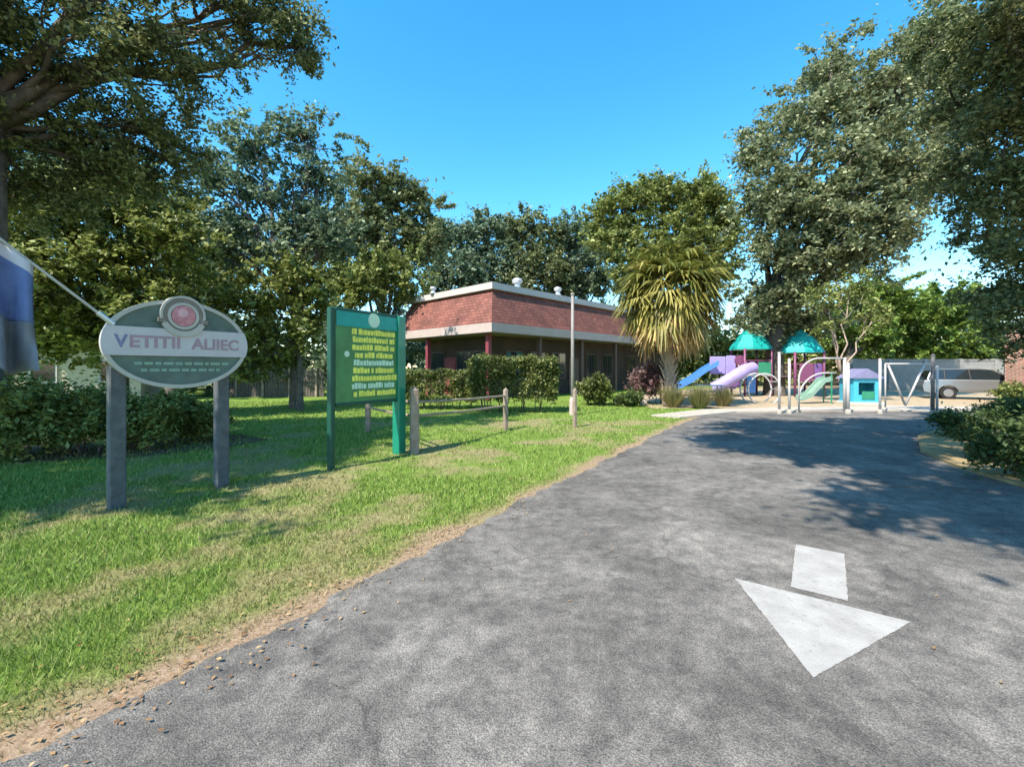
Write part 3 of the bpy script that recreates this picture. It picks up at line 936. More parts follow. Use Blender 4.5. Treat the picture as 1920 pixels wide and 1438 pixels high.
# white name band, ends rounded to the oval
top, bot = 2.075, 1.745
bp = []
for k in range(9):
    z = bot + (top - bot) * k / 8
    bp.append((cx + (ea + .004) * math.sqrt(max(0, 1 - ((z - cz) / eb) ** 2)), z))
bp2 = [(2 * cx - x, z) for x, z in bp][::-1]
band = MB().prism(bp + bp2, -.052, -.018).build('name_band', M['signwhite'], sg)
text_obj('lettering', 'V', .20, M['bluegrey'], sg, (cx - .585, -.0525, 1.90), sx=.9)
text_obj('lettering', 'ETITII', .195, M['mauve'], sg, (cx - .265, -.0525, 1.90), sx=1.05)
text_obj('lettering', 'ALIIEC', .19, M['mauve'], sg, (cx + .375, -.0525, 1.895), sx=1.0)
for z, w in ((1.655, .46), (1.575, .40)):
    mb = MB()
    x = cx - w
    while x < cx + w:
        l = random.uniform(.03, .11)
        mb.box((x + l / 2, -.0225, z), (l, .006, .032)); x += l + .022
    mb.build('small_lettering', M['palegreen'], sg)
# emblem: disc with rings and ribbon
ex, ez = .60, 2.25
MB().prism(ellipse(ex, ez, .235, .235, 48), -.062, .03).build('emblem_disc', M['emblemtan'], sg)
mb = MB(); ring_prism(mb, ex, ez, .238, .238, .212, .212, -.068, .034, 48); ring_prism(mb, ex, ez - .01, .165, .165, .132, .132, -.07, -.06, 48)
mb.build('emblem_ring', M['signrim'], sg)
MB().prism(ellipse(ex, ez - .01, .125, .125, 40), -.074, -.06).build('emblem_centre', M['emblemred'], sg)
MB().prism(ellipse(ex - .01, ez + .025, .055, .055, 24), -.08, -.07).build('emblem_highlight', M['emblempink'], sg)
rb = []
for k in range(15):
    a = math.radians(205 + 130 * k / 14); rb.append((ex + .25 * math.cos(a), ez - .015 + .25 * math.sin(a)))
for k in range(14, -1, -1):
    a = math.radians(205 + 130 * k / 14); rb.append((ex + .185 * math.cos(a), ez - .015 + .185 * math.sin(a)))
MB().prism(rb, -.078, -.058).build('emblem_ribbon', M['signrim'], sg)
for s in (-1, 1):
    MB().box((ex + s * .235, -.066, ez - .075), (.06, .02, .055), bev=.006).build('ribbon_tail', M['emblemtan'], sg)

# flag on a slanted pole fixed to the oval sign's left end
fl = thing('flag', 'blue and white flag drooping from a slanted pale pole beside the oval sign', 'flag', (-4.45, 4.98, 0), SA)
p0, p1 = np.array([-.10, -.03, 2.13]), np.array([-1.75, -.03, 3.62])
MB().tube([p0, p1], .014, 10).build('pole', M['signrim'], fl)
MB().tube([p0 - (p1 - p0) * .03, p0 + (p1 - p0) * .05], .028, 10).build('bracket', M['galv'], fl)
MB().lathe([(.001, -.03), (.026, -.015), (.03, 0), (.026, .015), (.001, .03)], p1, 12).build('finial', M['emblemtan'], fl, smooth=True)


def flag_piece(name, s0, s1, t0, t1, m):
    """s runs down the cloth, t along the pole; the cloth gathers in soft folds"""
    nu, nv = 26, 22
    v, f = [], []
    for i in range(nv + 1):
        for j in range(nu + 1):
            t = t0 + (t1 - t0) * j / nu
            s = s0 + (s1 - s0) * i / nv
            b = p0 + (p1 - p0) * t
            drop = 1.15 * s
            amp = .03 + .16 * s
            w = math.sin(t * 44 + s * 2.2) * amp + math.sin(t * 83 - s * 4) * amp * .4
            x = b[0] + .10 * s * (t1 - t) * -1 + .06 * s
            v.append((x, b[1] + w, b[2] - .016 - drop * (1 - .1 * math.cos(t * 20))))
    for i in range(nv):
        for j in range(nu):
            a = i * (nu + 1) + j
            f.append([a, a + 1, a + nu + 2, a + nu + 1])
    o = MB().add(v, f).build(name, m, fl, smooth=True, fix=False)
    md = o.modifiers.new('thick', 'SOLIDIFY'); md.thickness = .004
    return o


flag_piece('cloth', 0.0, .10, .34, .97, M['flagwhite'])
flag_piece('cloth', .10, .56, .34, .97, M['flagblue'])
flag_piece('cloth', .56, 1.0, .34, .97, M['flagshaded'])  # lower cloth coloured slate grey, shade of the hanging part put into the colour

# ------------------------------------------------------------------ green information board
BA = math.atan2(.869, .495)
ib = thing('information_board', 'green two post information board with rows of yellow writing and a white disc', 'sign board', (-2.86, 6.95, 0), BA)
for x, w, d, m in ((0.0, .09, .10, 'boarddark'), (1.50, .19, .17, 'boardgreen')):
    MB().box((x, .0, 1.27), (w, d, 2.58), bev=.012).build('post', M[m], ib)
MB().box((.745, .0, 1.78), (1.36, .05, 1.52)).build('panel', M['boardpanel'], ib)
MB().box((.745, -.034, 2.40), (1.34, .02, .25), bev=.006).build('header', M['teal'], ib)
for z in (2.545, 1.01): MB().box((.745, 0, z), (1.37, .09, .055), bev=.01).build('rail', M['boarddark'], ib)
MB().prism([(.10 + .74 + .0 + .125 * math.cos(2 * math.pi * k / 28), 2.42 + .125 * math.sin(2 * math.pi * k / 28)) for k in range(28)], -.058, -.042).build('disc', M['ltgreen'], ib)
MB().prism([(.28 + .05 * math.cos(2 * math.pi * k / 20), 1.83 + .05 * math.sin(2 * math.pi * k / 20)) for k in range(20)], -.036, -.026).build('disc', M['ltgreen'], ib)
for r in range(9):
    z = 2.20 - r * .130
    mb = MB()
    half = random.uniform(.42, .52)
    x = .88 - half; x1 = .88 + half
    while x < x1 - .03:
        l = random.uniform(.025, .07); hh = random.choice((.078, .085, .098))
        mb.box((x + l / 2, -.030, z + (hh - .078) / 2), (l, .008, hh))
        x += l + (.013 if random.random() < .85 else .045)
    mb.build('writing_row', M['yellow' if r not in (4, 7) else 'ltgreen'], ib)

# ------------------------------------------------------------------ wooden post and rail fence
fp = [np.array([-3.35, 7.75]), np.array([-1.83, 8.25]), np.array([-.165, 11.4]), np.array([1.70, 11.3 + .6])]
rf = thing('rail_fence', 'low weathered wooden post and rail fence along the lawn behind the green board', 'fence', (-1.83, 8.25, 0))
o2 = np.array([-1.83, 8.25])
for p, h, w in zip(fp[1:], (1.21, 1.05, 1.02), (.15, .11, .10)):
    q = p - o2
    b = MB().box((q[0], q[1], h / 2 - .05), (w, w, h + .1), .5, bev=.02)
    b.add([(q[0] - w * .33, q[1] - w * .33, h), (q[0] + w * .33, q[1] - w * .33, h), (q[0] + w * .33, q[1] + w * .33, h), (q[0] - w * .33, q[1] + w * .33, h), (q[0], q[1], h + .05)],
          [[0, 1, 4], [1, 2, 4], [2, 3, 4], [3, 0, 4]])
    b.build('post', M['wood'], rf)
for a, b in ((fp[1], fp[2]), (fp[1], np.array([-3.6, 11.0]))):
    for z in (.96, .70):
        A3 = (*(a - o2), z); B3 = (*(b - o2), z - .08)
        MB().tube([A3, tuple((np.array(A3) + np.array(B3)) / 2 + np.array([0, 0, -.02])), B3], .026, 6).build('rail', M['wood'], rf)
MB().box((-3.6 + 1.83, 11.0 - 8.25, .5), (.12, .12, 1.1), bev=.02).build('post', M['wood'], rf)

# ------------------------------------------------------------------ school building
BC = np.array([-.97, 21.0])
dl, dr_ = np.array([-.715, .699]), np.array([.69, .724])
dl /= np.linalg.norm(dl); dr_ /= np.linalg.norm(dr_)
LL, LR = 9.0, 23.0
bd = thing('brick_building', 'low brown brick building with a red shingle mansard roof and white roof edges', 'building', (BC[0], BC[1], 0))


def crn(inset):
    """footprint corners shrunk by inset from the eave line"""
    o = (dl + dr_) * inset
    a = o; b = o + dl * (LL - 2 * inset); c = b + dr_ * (LR - 2 * inset); d = o + dr_ * (LR - 2 * inset)
    return [a, d, c, b]


def slab(name, i0, i1, z0, z1, m):
    A4, B4 = crn(i0), crn(i1)
    v = [(p[0], p[1], z0) for p in A4] + [(p[0], p[1], z1) for p in B4]
    return MB().add(v, [[3, 2, 1, 0], [4, 5, 6, 7], [0, 1, 5, 4], [1, 2, 6, 5], [2, 3, 7, 6], [3, 0, 4, 7]]).build(name, m, bd)


def two_sided(name, i0, i1, z0, z1, ml, mr):
    A4, B4 = crn(i0), crn(i1)
    v = [(p[0], p[1], z0) for p in A4] + [(p[0], p[1], z1) for p in B4]
    for f, m in (([0, 1, 5, 4], mr), ([2, 3, 7, 6], mr), ([3, 0, 4, 7], ml), ([1, 2, 6, 5], ml)):
        MB().add([v[k] for k in f], [[0, 1, 2, 3]]).build(name, m, bd, fix=False)


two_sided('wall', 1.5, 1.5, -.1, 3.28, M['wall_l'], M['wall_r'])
slab('soffit', .05, .05, 3.29, 3.33, M['soffit'])
slab('eave_board', 0, 0, 3.335, 3.78, M['pinkwhite'])
two_sided('roof_slope', .06, .85, 3.784, 5.56, M['roof_l'], M['roof_r'])
slab('roof_edge', .66, .66, 5.564, 5.90, M['white'])
slab('flat_roof', 1.0, 1.0, 5.904, 5.92, M['flatroof'])


def onwall(side, s, z, out=0.0):
    o = (dl + dr_) * 1.5
    if side == 'l': p = o + dl * s - dr_ * out
    else: p = o + dr_ * s - dl * out
    return (p[0], p[1], z)


al, ar = math.atan2(dl[1], dl[0]), math.atan2(dr_[1], dr_[0])
for side, ang, ss in (('l', al, (.9, 2.3, 4.8)), ('r', ar, (1.6, 3.6, 5.6, 9.2, 11.2, 14.6, 17.0))):
    for s in ss:
        w = MB().box(onwall(side, s, 1.75, .02), (1.36, .08, 1.62), ang).build('window', M['framebrown'], bd)
        for k in (-1, 1):
            d_ = dl if side == 'l' else dr_
            c_ = onwall(side, s + k * .325, 1.75, .05)
            MB().box(c_, (.58, .06, 1.46), ang).build('pane', M['glass'], w)
dw = MB().box(onwall('l', 3.6, 1.1, .02), (1.06, .08, 2.2), al).build('door', M['maroon'], bd)
MB().box(onwall('l', 3.95, 1.05, .08), (.05, .07, .16), al).build('handle', M['galv'], dw)
MB().box(onwall('r', 7.4, 1.1, .02), (1.5, .08, 2.2), ar).build('door', M['framebrown'], bd)
for s in (.25, 5.4):
    q = (dl + dr_) * .45 + dl * s
    MB().box((q[0], q[1], 1.60), (.22, .22, 3.36), al).build('column', M['maroon'], bd)
for s in (3.6, 7.6, 11.6, 15.6):
    q = (dl + dr_) * .45 + dr_ * s
    MB().box((q[0], q[1], 1.60), (.22, .22, 3.36), ar).build('column', M['framebrown'], bd)
for px, d, h, k in ((970, 24.5, .62, 1.1), (1046, 26.5, .5, .9), (812, 25.5, .35, .7)):
    c = P(px, 0, d)
    x, y = c[0] - BC[0], c[1] - BC[1]
    MB().lathe([(.30 * k, 0), (.15 * k, h * .30), (.15 * k, h * .6), (.24 * k, h * .66), (.27 * k, h * .85), (.22 * k, h * 1.02), (.05 * k, h * 1.12)], (x, y, 5.915), 14).build('roof_vent', M['galv'], bd, smooth=False)

# ------------------------------------------------------------------ light pole in front of the building
lp = thing('light_pole', 'slender grey pole standing in the lawn in front of the building', 'pole', (2.05, 14.9, 0))
MB().tube([(0, 0, 0), (0, 0, 2.2), (0, 0, 4.05)], [.062, .058, .05], 10).build('shaft', M['metalpole'], lp, smooth=True)
MB().lathe([(.11, 0), (.11, .5), (.075, .62)], n=10).build('base', M['pinkwhite'], lp)
MB().lathe([(.055, 4.05), (.07, 4.09), (.055, 4.13), (.02, 4.15)], n=10).build('cap', M['metalpole'], lp)


# ------------------------------------------------------------------ hedges, shrubs, tufts
def bush(name, label, cat, px, py, d, rpx, zt, m, group=None, box=None, per=60, size=.075, cs=.28, dens=1.0, stems=7):
    """rounded (or clipped when box) mass of leaves on short stems; py is where it meets the ground"""
    s = d / F
    base = G(px, py); base = np.array([(px - CX) * s, d, 0])
    root = thing(name, label, cat, tuple(base), group=group)
    rx = rpx * s
    if box:
        n = int(dens * 9000 * (box[0] * box[1] + box[0] * zt + box[1] * zt) / 4)
        u = R.random((n, 3))
        face = R.integers(0, 6, n)
        e = np.abs(R.normal(0, .055, n))
        for fa, ax, sgn in ((0, 0, 0), (1, 0, 1), (2, 1, 0), (3, 1, 0), (4, 2, 1), (5, 2, 1)):
            mk = face == fa
            u[mk, ax] = (1 - e[mk]) if sgn else e[mk]
        c = np.stack([(u[:, 0] - .5) * box[0], (u[:, 1] - .5) * box[1], .22 * zt + u[:, 2] * zt * .78], 1)
        bump = np.array([mnoise.noise(Vector(q * 2.2)) for q in c])[:, None]
        bump2 = np.array([mnoise.noise(Vector(q * 5.1)) for q in c])[:, None]
        c += bump * .20 + bump2 * .10 + R.normal(0, .045, c.shape)
        keep = (bump2[:, 0] > -.28) | (R.random(len(c)) < .25)
        c, u = c[keep], u[keep]
        low = c[:, 2] < zt * .42
        c = c[~low | (R.random(len(c)) < .55)]
        v = leaf_quads(c, size, .3)
    else:
        blobs = []
        for k in range(5):
            a = 2 * math.pi * k / 5 + random.random()
            blobs.append(((math.cos(a) * rx * .45, math.sin(a) * rx * .45, zt * random.uniform(.42, .62)), (rx * .6, rx * .6, zt * .40)))
        blobs.append(((0, 0, zt * .62), (rx * .6, rx * .6, zt * .40)))
        v, _ = crown_leaves(blobs, cs, per, size, dens, .3)
        v[:, 2] = np.maximum(v[:, 2], .01)
    tb = MB()
    tb.tube([(-.4 * (box[0] if box else rx), 0, -.07), (.4 * (box[0] if box else rx), 0, -.07)], .05, 6)
    wx = (box[0] if box else rx * 1.3) * .42
    wy = (box[1] if box else rx * 1.3) * .42
    for k in range(stems):
        x, y = random.uniform(-wx, wx), random.uniform(-wy, wy)
        limb(tb, (x * .9, 0, -.06), (x, y, zt * .7), .022, .008, 4, .15, 5)
    tb.build('stem', M['bark'], root)
    leaf_obj('foliage', v, M[m], root)
    return root


bush('hedge', 'tall boxy clipped hedge with bare lower stems in front of the building corner', 'hedge', 962, 772, 16.2, 80, 1.92, 'hedge', box=(3.05, 1.5), stems=16, size=.10)
bush('hedge', 'lower clipped hedge between the green board and the tall boxy hedge', 'hedge', 822, 765, 17.4, 60, 1.42, 'hedge', box=(2.7, 1.2), stems=12, size=.10)
bush('shrub', 'rounded yellow green shrub to the right of the light pole', 'shrub', 1118, 757, 19.0, 36, 1.38, 'hedge', size=.10)
bush('shrub', 'small dark shrub left of the palm trunk', 'shrub', 1180, 760, 18.6, 30, .62, 'shrub', size=.09)
bush('burgundy_plant', 'burgundy leaved plant growing around the palm trunk', 'plant', 1222, 752, 19.5, 42, 1.9, 'purpleleaf', size=.15, per=26, cs=.34)
for i, (px, py, r, zt, lab) in enumerate(((1262, 764, 28, .95, 'pale dry ornamental grass clump right of the palm'), (1312, 766, 30, 1.0, 'pale dry ornamental grass clump left of the arch climber'),
                                          (1355, 762, 26, .85, 'straw coloured grass clump just below the lilac play panel'))):
    d = F * EYE / (py - HZ)
    root = thing('grass_clump', lab, 'grass clump', ((px - CX) / F * d, d, 0), group='ornamental grass clumps')
    nb = 700; v = np.zeros((nb, 3, 3)); rr = r / F * d
    a = R.uniform(0, 6.283, nb); r0 = rr * .25 * np.sqrt(R.random(nb)); h = zt * R.uniform(.45, 1.1, nb); o = rr * R.uniform(.1, 1.2, nb)
    ca, sa = np.cos(a), np.sin(a)
    v[:, 0] = np.stack([ca * r0 - sa * .016, sa * r0 + ca * .016, np.zeros(nb)], 1)
    v[:, 1] = np.stack([ca * r0 + sa * .016, sa * r0 - ca * .016, np.zeros(nb)], 1)
    v[:, 2] = np.stack([ca * (r0 + o), sa * (r0 + o), h], 1)
    raw_mesh('blades', v.reshape(-1, 3), np.arange(3 * nb), np.full(nb, 3), M['tuft'], root)
for px, py, rp, zt, lab in ((20, 862, 95, 1.5, 'leafy green shrub at the far left edge under the flag'), (140, 850, 90, 1.35, 'leafy green shrub left of the oval sign post'),
                            (265, 842, 85, 1.15, 'dark shrub seen between the posts of the oval sign'), (365, 825, 70, .95, 'dark shrub beside the right post of the oval sign')):
    bush('shrub', lab, 'shrub', px, py, F * EYE / (py - HZ), rp, zt, 'under', group='shrubs behind the oval sign', size=.085)
for px, py, rp, zt, lab in ((1797, 822, 48, .68, 'small shrub at the tip of the driveway bend'), (1862, 862, 76, .78, 'dark leafy shrub on the dry verge at the right edge'), (1945, 905, 90, .82, 'dark shrub cut off by the right edge of the photo'),
                            (1905, 800, 70, .8, 'dark shrub behind the verge shrubs at the right edge')):
    bush('shrub', lab, 'shrub', px, py, F * EYE / (py - HZ), rp, zt, 'shrub', group='shrubs on the dry verge', size=.07)
bush('shrub', 'wide leafy shrub against the brick building at the right edge', 'shrub', 1900, 747, 18.3, 28, 1.0, 'under', size=.10)
bed = flat('mulch_bed', [(-9.8, 7.2), (-8.3, 7.4), (-6.6, 8.0), (-5.7, 8.9), (-5.4, 9.8), (-6.6, 10.6), (-9, 10.4), (-11.5, 9.2)], .012, mat('brown_mulch', (0.055, 0.03, 0.022), .95, scale=9, bump=.8, bscale=25, col2=(0.12, 0.07, 0.05)))
tag(bed, 'dark brown mulch bed under the shrubs behind the oval sign', kind='structure')
# pale rocks by the palm
for px, py, w, lab in ((1160, 757, .5, 'pale flat rock at the lawn edge left of the palm'), (1205, 760, .42, 'pale rock at the foot of the burgundy plant')):
    p = G(px, py)
    v, f = [], []
    mb = MB(); mb.lathe([(.02, -.05), (w * .5, 0), (w * .55, .08), (w * .42, .18), (w * .15, .25), (.01, .26)], n=12)
    mb.v = [(a + mnoise.noise(Vector((a * 3, b * 3, c_ * 3 + px))) * .1, b * .7, c_) for a, b, c_ in mb.v]
    o = mb.build('rock', M['rock'], smooth=True); o.location = tuple(p)
    tag(o, lab, 'rock')

# ------------------------------------------------------------------ cabbage palm
pb = P(1254, 0, 18.6)
pm = thing('palm_tree', 'shaggy fan palm with yellowing fronds and hanging straw coloured dead leaves', 'palm', (pb[0], pb[1], 0))
tb = MB()
pts = [(0, 0, -.1)] + [(math.sin(k * .5) * .03, 0, k * .3) for k in range(1, 16)]
tb.tube(pts, [.30, .25, .22, .21, .21, .22, .21, .22, .23, .24, .24, .25, .25, .26, .26, .20][:len(pts)], 12)
for k in range(60):          # old leaf boots criss-crossing the trunk
    a = k * 2.4; z = .5 + k * .052
    c_, s_ = math.cos(a), math.sin(a)
    tb.tube([(c_ * .2, s_ * .2, z), (c_ * .30, s_ * .30, z + .16), (c_ * .40, s_ * .40, z + .34)], [.05, .04, .02], 5)
tb.build('trunk', M['barktan'], pm, smooth=False)


def frond(mb_v, az, el, L, fan, droop, top=np.array([0.05, 0, 3.75])):
    d = np.array([math.cos(az) * math.cos(el), math.sin(az) * math.cos(el), math.sin(el)])
    side = np.array([-math.sin(az), math.cos(az), 0])
    tip = top + d * L + np.array([0, 0, -droop * L * .35])
    # petiole as a thin folded strip
    w = side * .022
    mb_v.append([top - w, top + w, tip + w * .6, tip - w * .6])
    d2 = d + np.array([0, 0, -droop * .9]); d2 /= np.linalg.norm(d2)
    nrm = np.cross(d2, side)
    nseg = 22
    for k in range(nseg):
        a = (k / (nseg - 1) - .5) * math.radians(230)
        dd = d2 * math.cos(a) + side * math.sin(a)
        l = fan * (.72 + .28 * math.cos(a)) * random.uniform(.85, 1.1)
        mid = tip + dd * l * .55 + nrm * (.05 * math.cos(a))
        end = tip + dd * l * random.uniform(.8, 1) + np.array([random.uniform(-.1, .1), random.uniform(-.1, .1), -l * (.18 + .3 * droop) * random.uniform(.4, 1.7)])
        pw = np.cross(dd, nrm); pw /= np.linalg.norm(pw) + 1e-9
        ww = pw * (.042 * fan)
        mb_v.append([tip - ww * .3, tip + ww * .3, mid + ww, mid - ww])
        mb_v.append([mid - ww, mid + ww, end + ww * .12, end - ww * .12])


def frond_set(name, n, el0, el1, L, fan, droop, m, top):
    q = []
    for k in range(n):
        t = (k + .5) / n
        frond(q, k * 2.39996 + random.uniform(-.2, .2), math.radians(random.uniform(el0, el1)), L * random.uniform(.8, 1.15), fan * random.uniform(.85, 1.1), droop * random.uniform(.6, 1.3), np.array(top))
    v = np.array(q).reshape(-1, 3)
    return leaf_obj(name, v, M[m], pm)


M['palmyellow'] = leaf_mat('palm_yellowing', (0.13, 0.12, 0.025), (0.29, 0.26, 0.06), (0.48, 0.42, 0.13), nscale=1.2)
frond_set('green_fronds', 56, 0, 84, 1.45, 1.35, .34, 'palm', (.05, 0, 4.8))
frond_set('yellow_fronds', 64, -42, 40, 1.35, 1.3, .42, 'palmyellow', (.05, 0, 4.65))
frond_set('dead_fronds', 46, -62, -12, 1.15, 1.1, .5, 'palmdead', (.05, 0, 4.3))

# ------------------------------------------------------------------ playground
ps = thing('play_structure', 'playground climber with two teal pyramid roofs on plum posts and a lilac panel', 'play structure', (P(1450, 0, 25)[0], 25, 0))
bx = P(1450, 0, 25)[0]


def tower(px, d, w, deck, eave, apex, mr):
    x = P(px, 0, d)[0] - bx; y = d - 25
    for a, b in ((-1, -1), (1, -1), (1, 1), (-1, 1)):
        MB().tube([(x + a * w / 2, y + b * w / 2, 0), (x + a * w / 2, y + b * w / 2, eave)], .06, 8).build('post', M['plum'], ps, smooth=True)
    MB().box((x, y, deck), (w - .1, w - .1, .09)).build('deck', M['deck'], ps)
    e = w / 2 + .28
    prof = [(1.0, eave - .05), (.96, eave + .10), (.55, eave + (apex - eave) * .62), (.12, apex - .06), (.02, apex)]
    v, f = [], []
    for s, z in prof:
        for k in range(8):
            a = math.pi / 8 + k * math.pi / 4
            r = e * s * (1.12)
            v.append((x + r * math.cos(a), y + r * math.sin(a), z))
    for i in range(len(prof) - 1):
        for k in range(8):
            l = (k + 1) % 8
            f.append([i * 8 + k, i * 8 + l, (i + 1) * 8 + l, (i + 1) * 8 + k])
    f += [list(range(7, -1, -1)), [32 + k for k in range(8)]]
    MB().add(v, f).build('roof', M[mr], ps)
    for a, b, rz in ((0, -1, 0), (1, 0, math.pi / 2), (-1, 0, math.pi / 2)):
        mb = MB()
        for k in range(7):
            t = (k / 6 - .5) * (w - .2)
            mb.tube([(x + (t if a == 0 else a * w / 2), y + (b * w / 2 if a == 0 else t), deck + .05), (x + (t if a == 0 else a * w / 2), y + (b * w / 2 if a == 0 else t), deck + .75)], .018, 5)
        z = deck + .77
        mb.tube([(x + (-w / 2 if a == 0 else a * w / 2), y + (b * w / 2 if a == 0 else -w / 2), z), (x + (w / 2 if a == 0 else a * w / 2), y + (b * w / 2 if a == 0 else w / 2), z)], .028, 6)
        mb.build('railing', M['plum'], ps)
    return x, y


x1, y1 = tower(1408, 25.5, 1.5, 1.25, 2.7, 4.0, 'teal')
x2, y2 = tower(1500, 25.0, 1.6, 1.05, 2.5, 3.8, 'tealmix')
MB().box(((x1 + x2) / 2, 0.2, 1.12), (1.2, 1.0, .08)).build('bridge', M['deck'], ps)
MB().box((x2 - .2, y2 - .84, 1.35), (.75, .06, 1.0), bev=.02).build('plum_panel', M['plum'], ps)
MB().box((x2 + .45, y2 - .84, 1.25), (.4, .06, 1.2), bev=.02).build('plum_panel', M['purple'], ps)
MB().box((x1 + .35, y1 - .79, 1.55), (.7, .06, .75), bev=.02).build('teal_panel', M['greenplast'], ps)
MB().box((x1 - .42, y1 - .79, .75), (.5, .06, 1.1), bev=.02).build('blue_panel', M['blueplast'], ps)
tp = [(x1 - .4, y1 - .9, 1.6), (x1 - 1.0, y1 - 1.3, 1.5), (x1 - 1.7, y1 - 1.35, 1.1), (x1 - 2.2, y1 - 1.1, .7), (x1 - 2.6, y1 - .9, .45)]
MB().tube(tp, .34, 14, caps=False).build('tube_slide', M['lilac'], ps, smooth=True)
# lilac climbing panel with an opening, left of the first tower
px0 = P(1372, 0, 25)[0] - bx
mb = MB()
mb.box((px0 - .75, .1, 1.75), (.9, .08, 1.0), bev=.03); mb.box((px0, .1, 1.35), (.55, .08, 1.9), bev=.03)
mb.build('climbing_panel', M['lilac'], ps)
MB().lathe([(.28, -.05), (.28, .05)], n=20).build('porthole', M['plum'], ps).matrix_local = Matrix.Translation((px0 + .45, -.02, 2.05)) @ Matrix.Rotation(math.pi / 2, 4, 'X')
MB().box((px0 + .1, -.05, .95), (.7, .1, .9), .1, bev=.04).build('lower_panel', M['purple'], ps)
# blue slide running down to the left
sl_ = MB()
prof = [(px0 - .9, 1.75), (px0 - 1.6, 1.35), (px0 - 2.3, .85), (px0 - 2.9, .5), (px0 - 3.3, .42)]
for k in range(len(prof) - 1):
    (xa, za), (xb, zb) = prof[k], prof[k + 1]
    for y0_, y1_, up_ in ((-.32, .32, 0), (-.36, -.30, .22), (.30, .36, .22)):
        v = [(xa, y0_, za), (xa, y1_, za), (xb, y1_, zb), (xb, y0_, zb)]
        v2 = [(a, b, c_ + .06 + up_) for a, b, c_ in v]
        sl_.add(v + v2, [[0, 1, 2, 3], [7, 6, 5, 4], [0, 4, 5, 1], [1, 5, 6, 2], [2, 6, 7, 3], [3, 7, 4, 0]])
sl_.build('slide', M['blueplast'], ps)
# pale bench / table below the slide
pt = thing('picnic_bench', 'pale picnic bench under the blue slide', 'bench', (P(1330, 0, 22)[0], 22, 0))
MB().box((0, 0, .72), (1.3, .6, .05), bev=.015).build('tabletop', M['paleplast'], pt)
for s in (-1, 1):
    MB().box((0, s * .6, .43), (1.3, .24, .045), bev=.012).build('seat', M['paleplast'], pt)
    MB().tube([(s * .5, -.62, .40), (s * .5, .62, .40)], .025, 6).build('brace', M['galv'], pt)
    for t in (-1, 1): MB().tube([(s * .5, t * .18, .70), (s * .5, t * .55, 0)], .025, 6).build('leg', M['galv'], pt)

# arch climber
ac = thing('arch_climber', 'pale round hoop climber right of the grass clumps', 'climber', (P(1425, 0, 20)[0], 20, 0))
for y in (-.35, .35):
    MB().tube([(.72 * math.cos(a), y, .62 + .72 * math.sin(a)) for a in [math.radians(-58 + k * 296 / 24) for k in range(25)]], .035, 8).build('hoop', M['whitepole'], ac, smooth=True)
for k in range(7):
    a = math.radians(k * 30)
    MB().tube([(.72 * math.cos(a), -.35, .62 + .72 * math.sin(a)), (.72 * math.cos(a), .35, .62 + .72 * math.sin(a))], .02, 6).build('rung', M['whitepole'], ac)

# teal playhouse
ph = thing('playhouse', 'teal and pale blue plastic playhouse behind the white gate posts', 'playhouse', (P(1612, 0, 19.5)[0], 19.5, 0), -.15)
mb = MB()
W_, H_ = 1.05, 1.15
for s in (-1, 1):
    mb.box((s * .42, -.45, H_ / 2), (.20, .07, H_)); mb.box((s * (W_ / 2), 0, H_ / 2), (.07, .83, H_))
mb.box((0, -.45, .22), (.64, .065, .44)); mb.box((0, -.45, H_ - .09), (.64, .065, .18)); mb.box((0, .45, H_ / 2), (W_ + .07, .07, H_))
mb.build('wall', M['tealblue'], ph)
MB().prism([(-.68, H_ + .003), (.68, H_ + .003), (0, H_ + .42)], -.58, .58).build('roof', M['bluegrey'], ph)
MB().box((.05, -.50, .42), (.5, .03, .34), bev=.01).build('shutter', M['greenplast'], ph)
MB().box((0, 0, .06), (1.3, 1.15, .12), bev=.02).build('base', M['paleplast'], ph)

# green slide behind the gate
gs = thing('toddler_slide', 'small pale green toddler slide behind the arched gate', 'slide', (P(1530, 0, 19.8)[0], 19.8, 0))
mb = MB()
for k, (xa, za, xb, zb) in enumerate(((-.75, .15, -.35, .30), (-.35, .30, .25, .95), (.25, .95, .55, 1.02))):
    for y0_, y1_, up_ in ((-.22, .22, 0), (-.27, -.21, .16), (.21, .27, .16)):
        v = [(xa, y0_, za), (xa, y1_, za), (xb, y1_, zb), (xb, y0_, zb)]
        mb.add(v + [(a, b, c_ + .06 + up_) for a, b, c_ in v], [[0, 1, 2, 3], [7, 6, 5, 4], [0, 4, 5, 1], [1, 5, 6, 2], [2, 6, 7, 3], [3, 7, 4, 0]])
mb.build('chute', M['palegreen'], gs)
for s in (-1, 1):
    MB().tube([(.52, s * .25, 0), (.52, s * .25, 1.35)], .03, 6).build('post', M['greenplast'], gs)
for k in range(4): MB().tube([(.56, -.25, .22 + .2 * k), (.56, .25, .22 + .2 * k)], .02, 6).build('rung', M['greenplast'], gs)

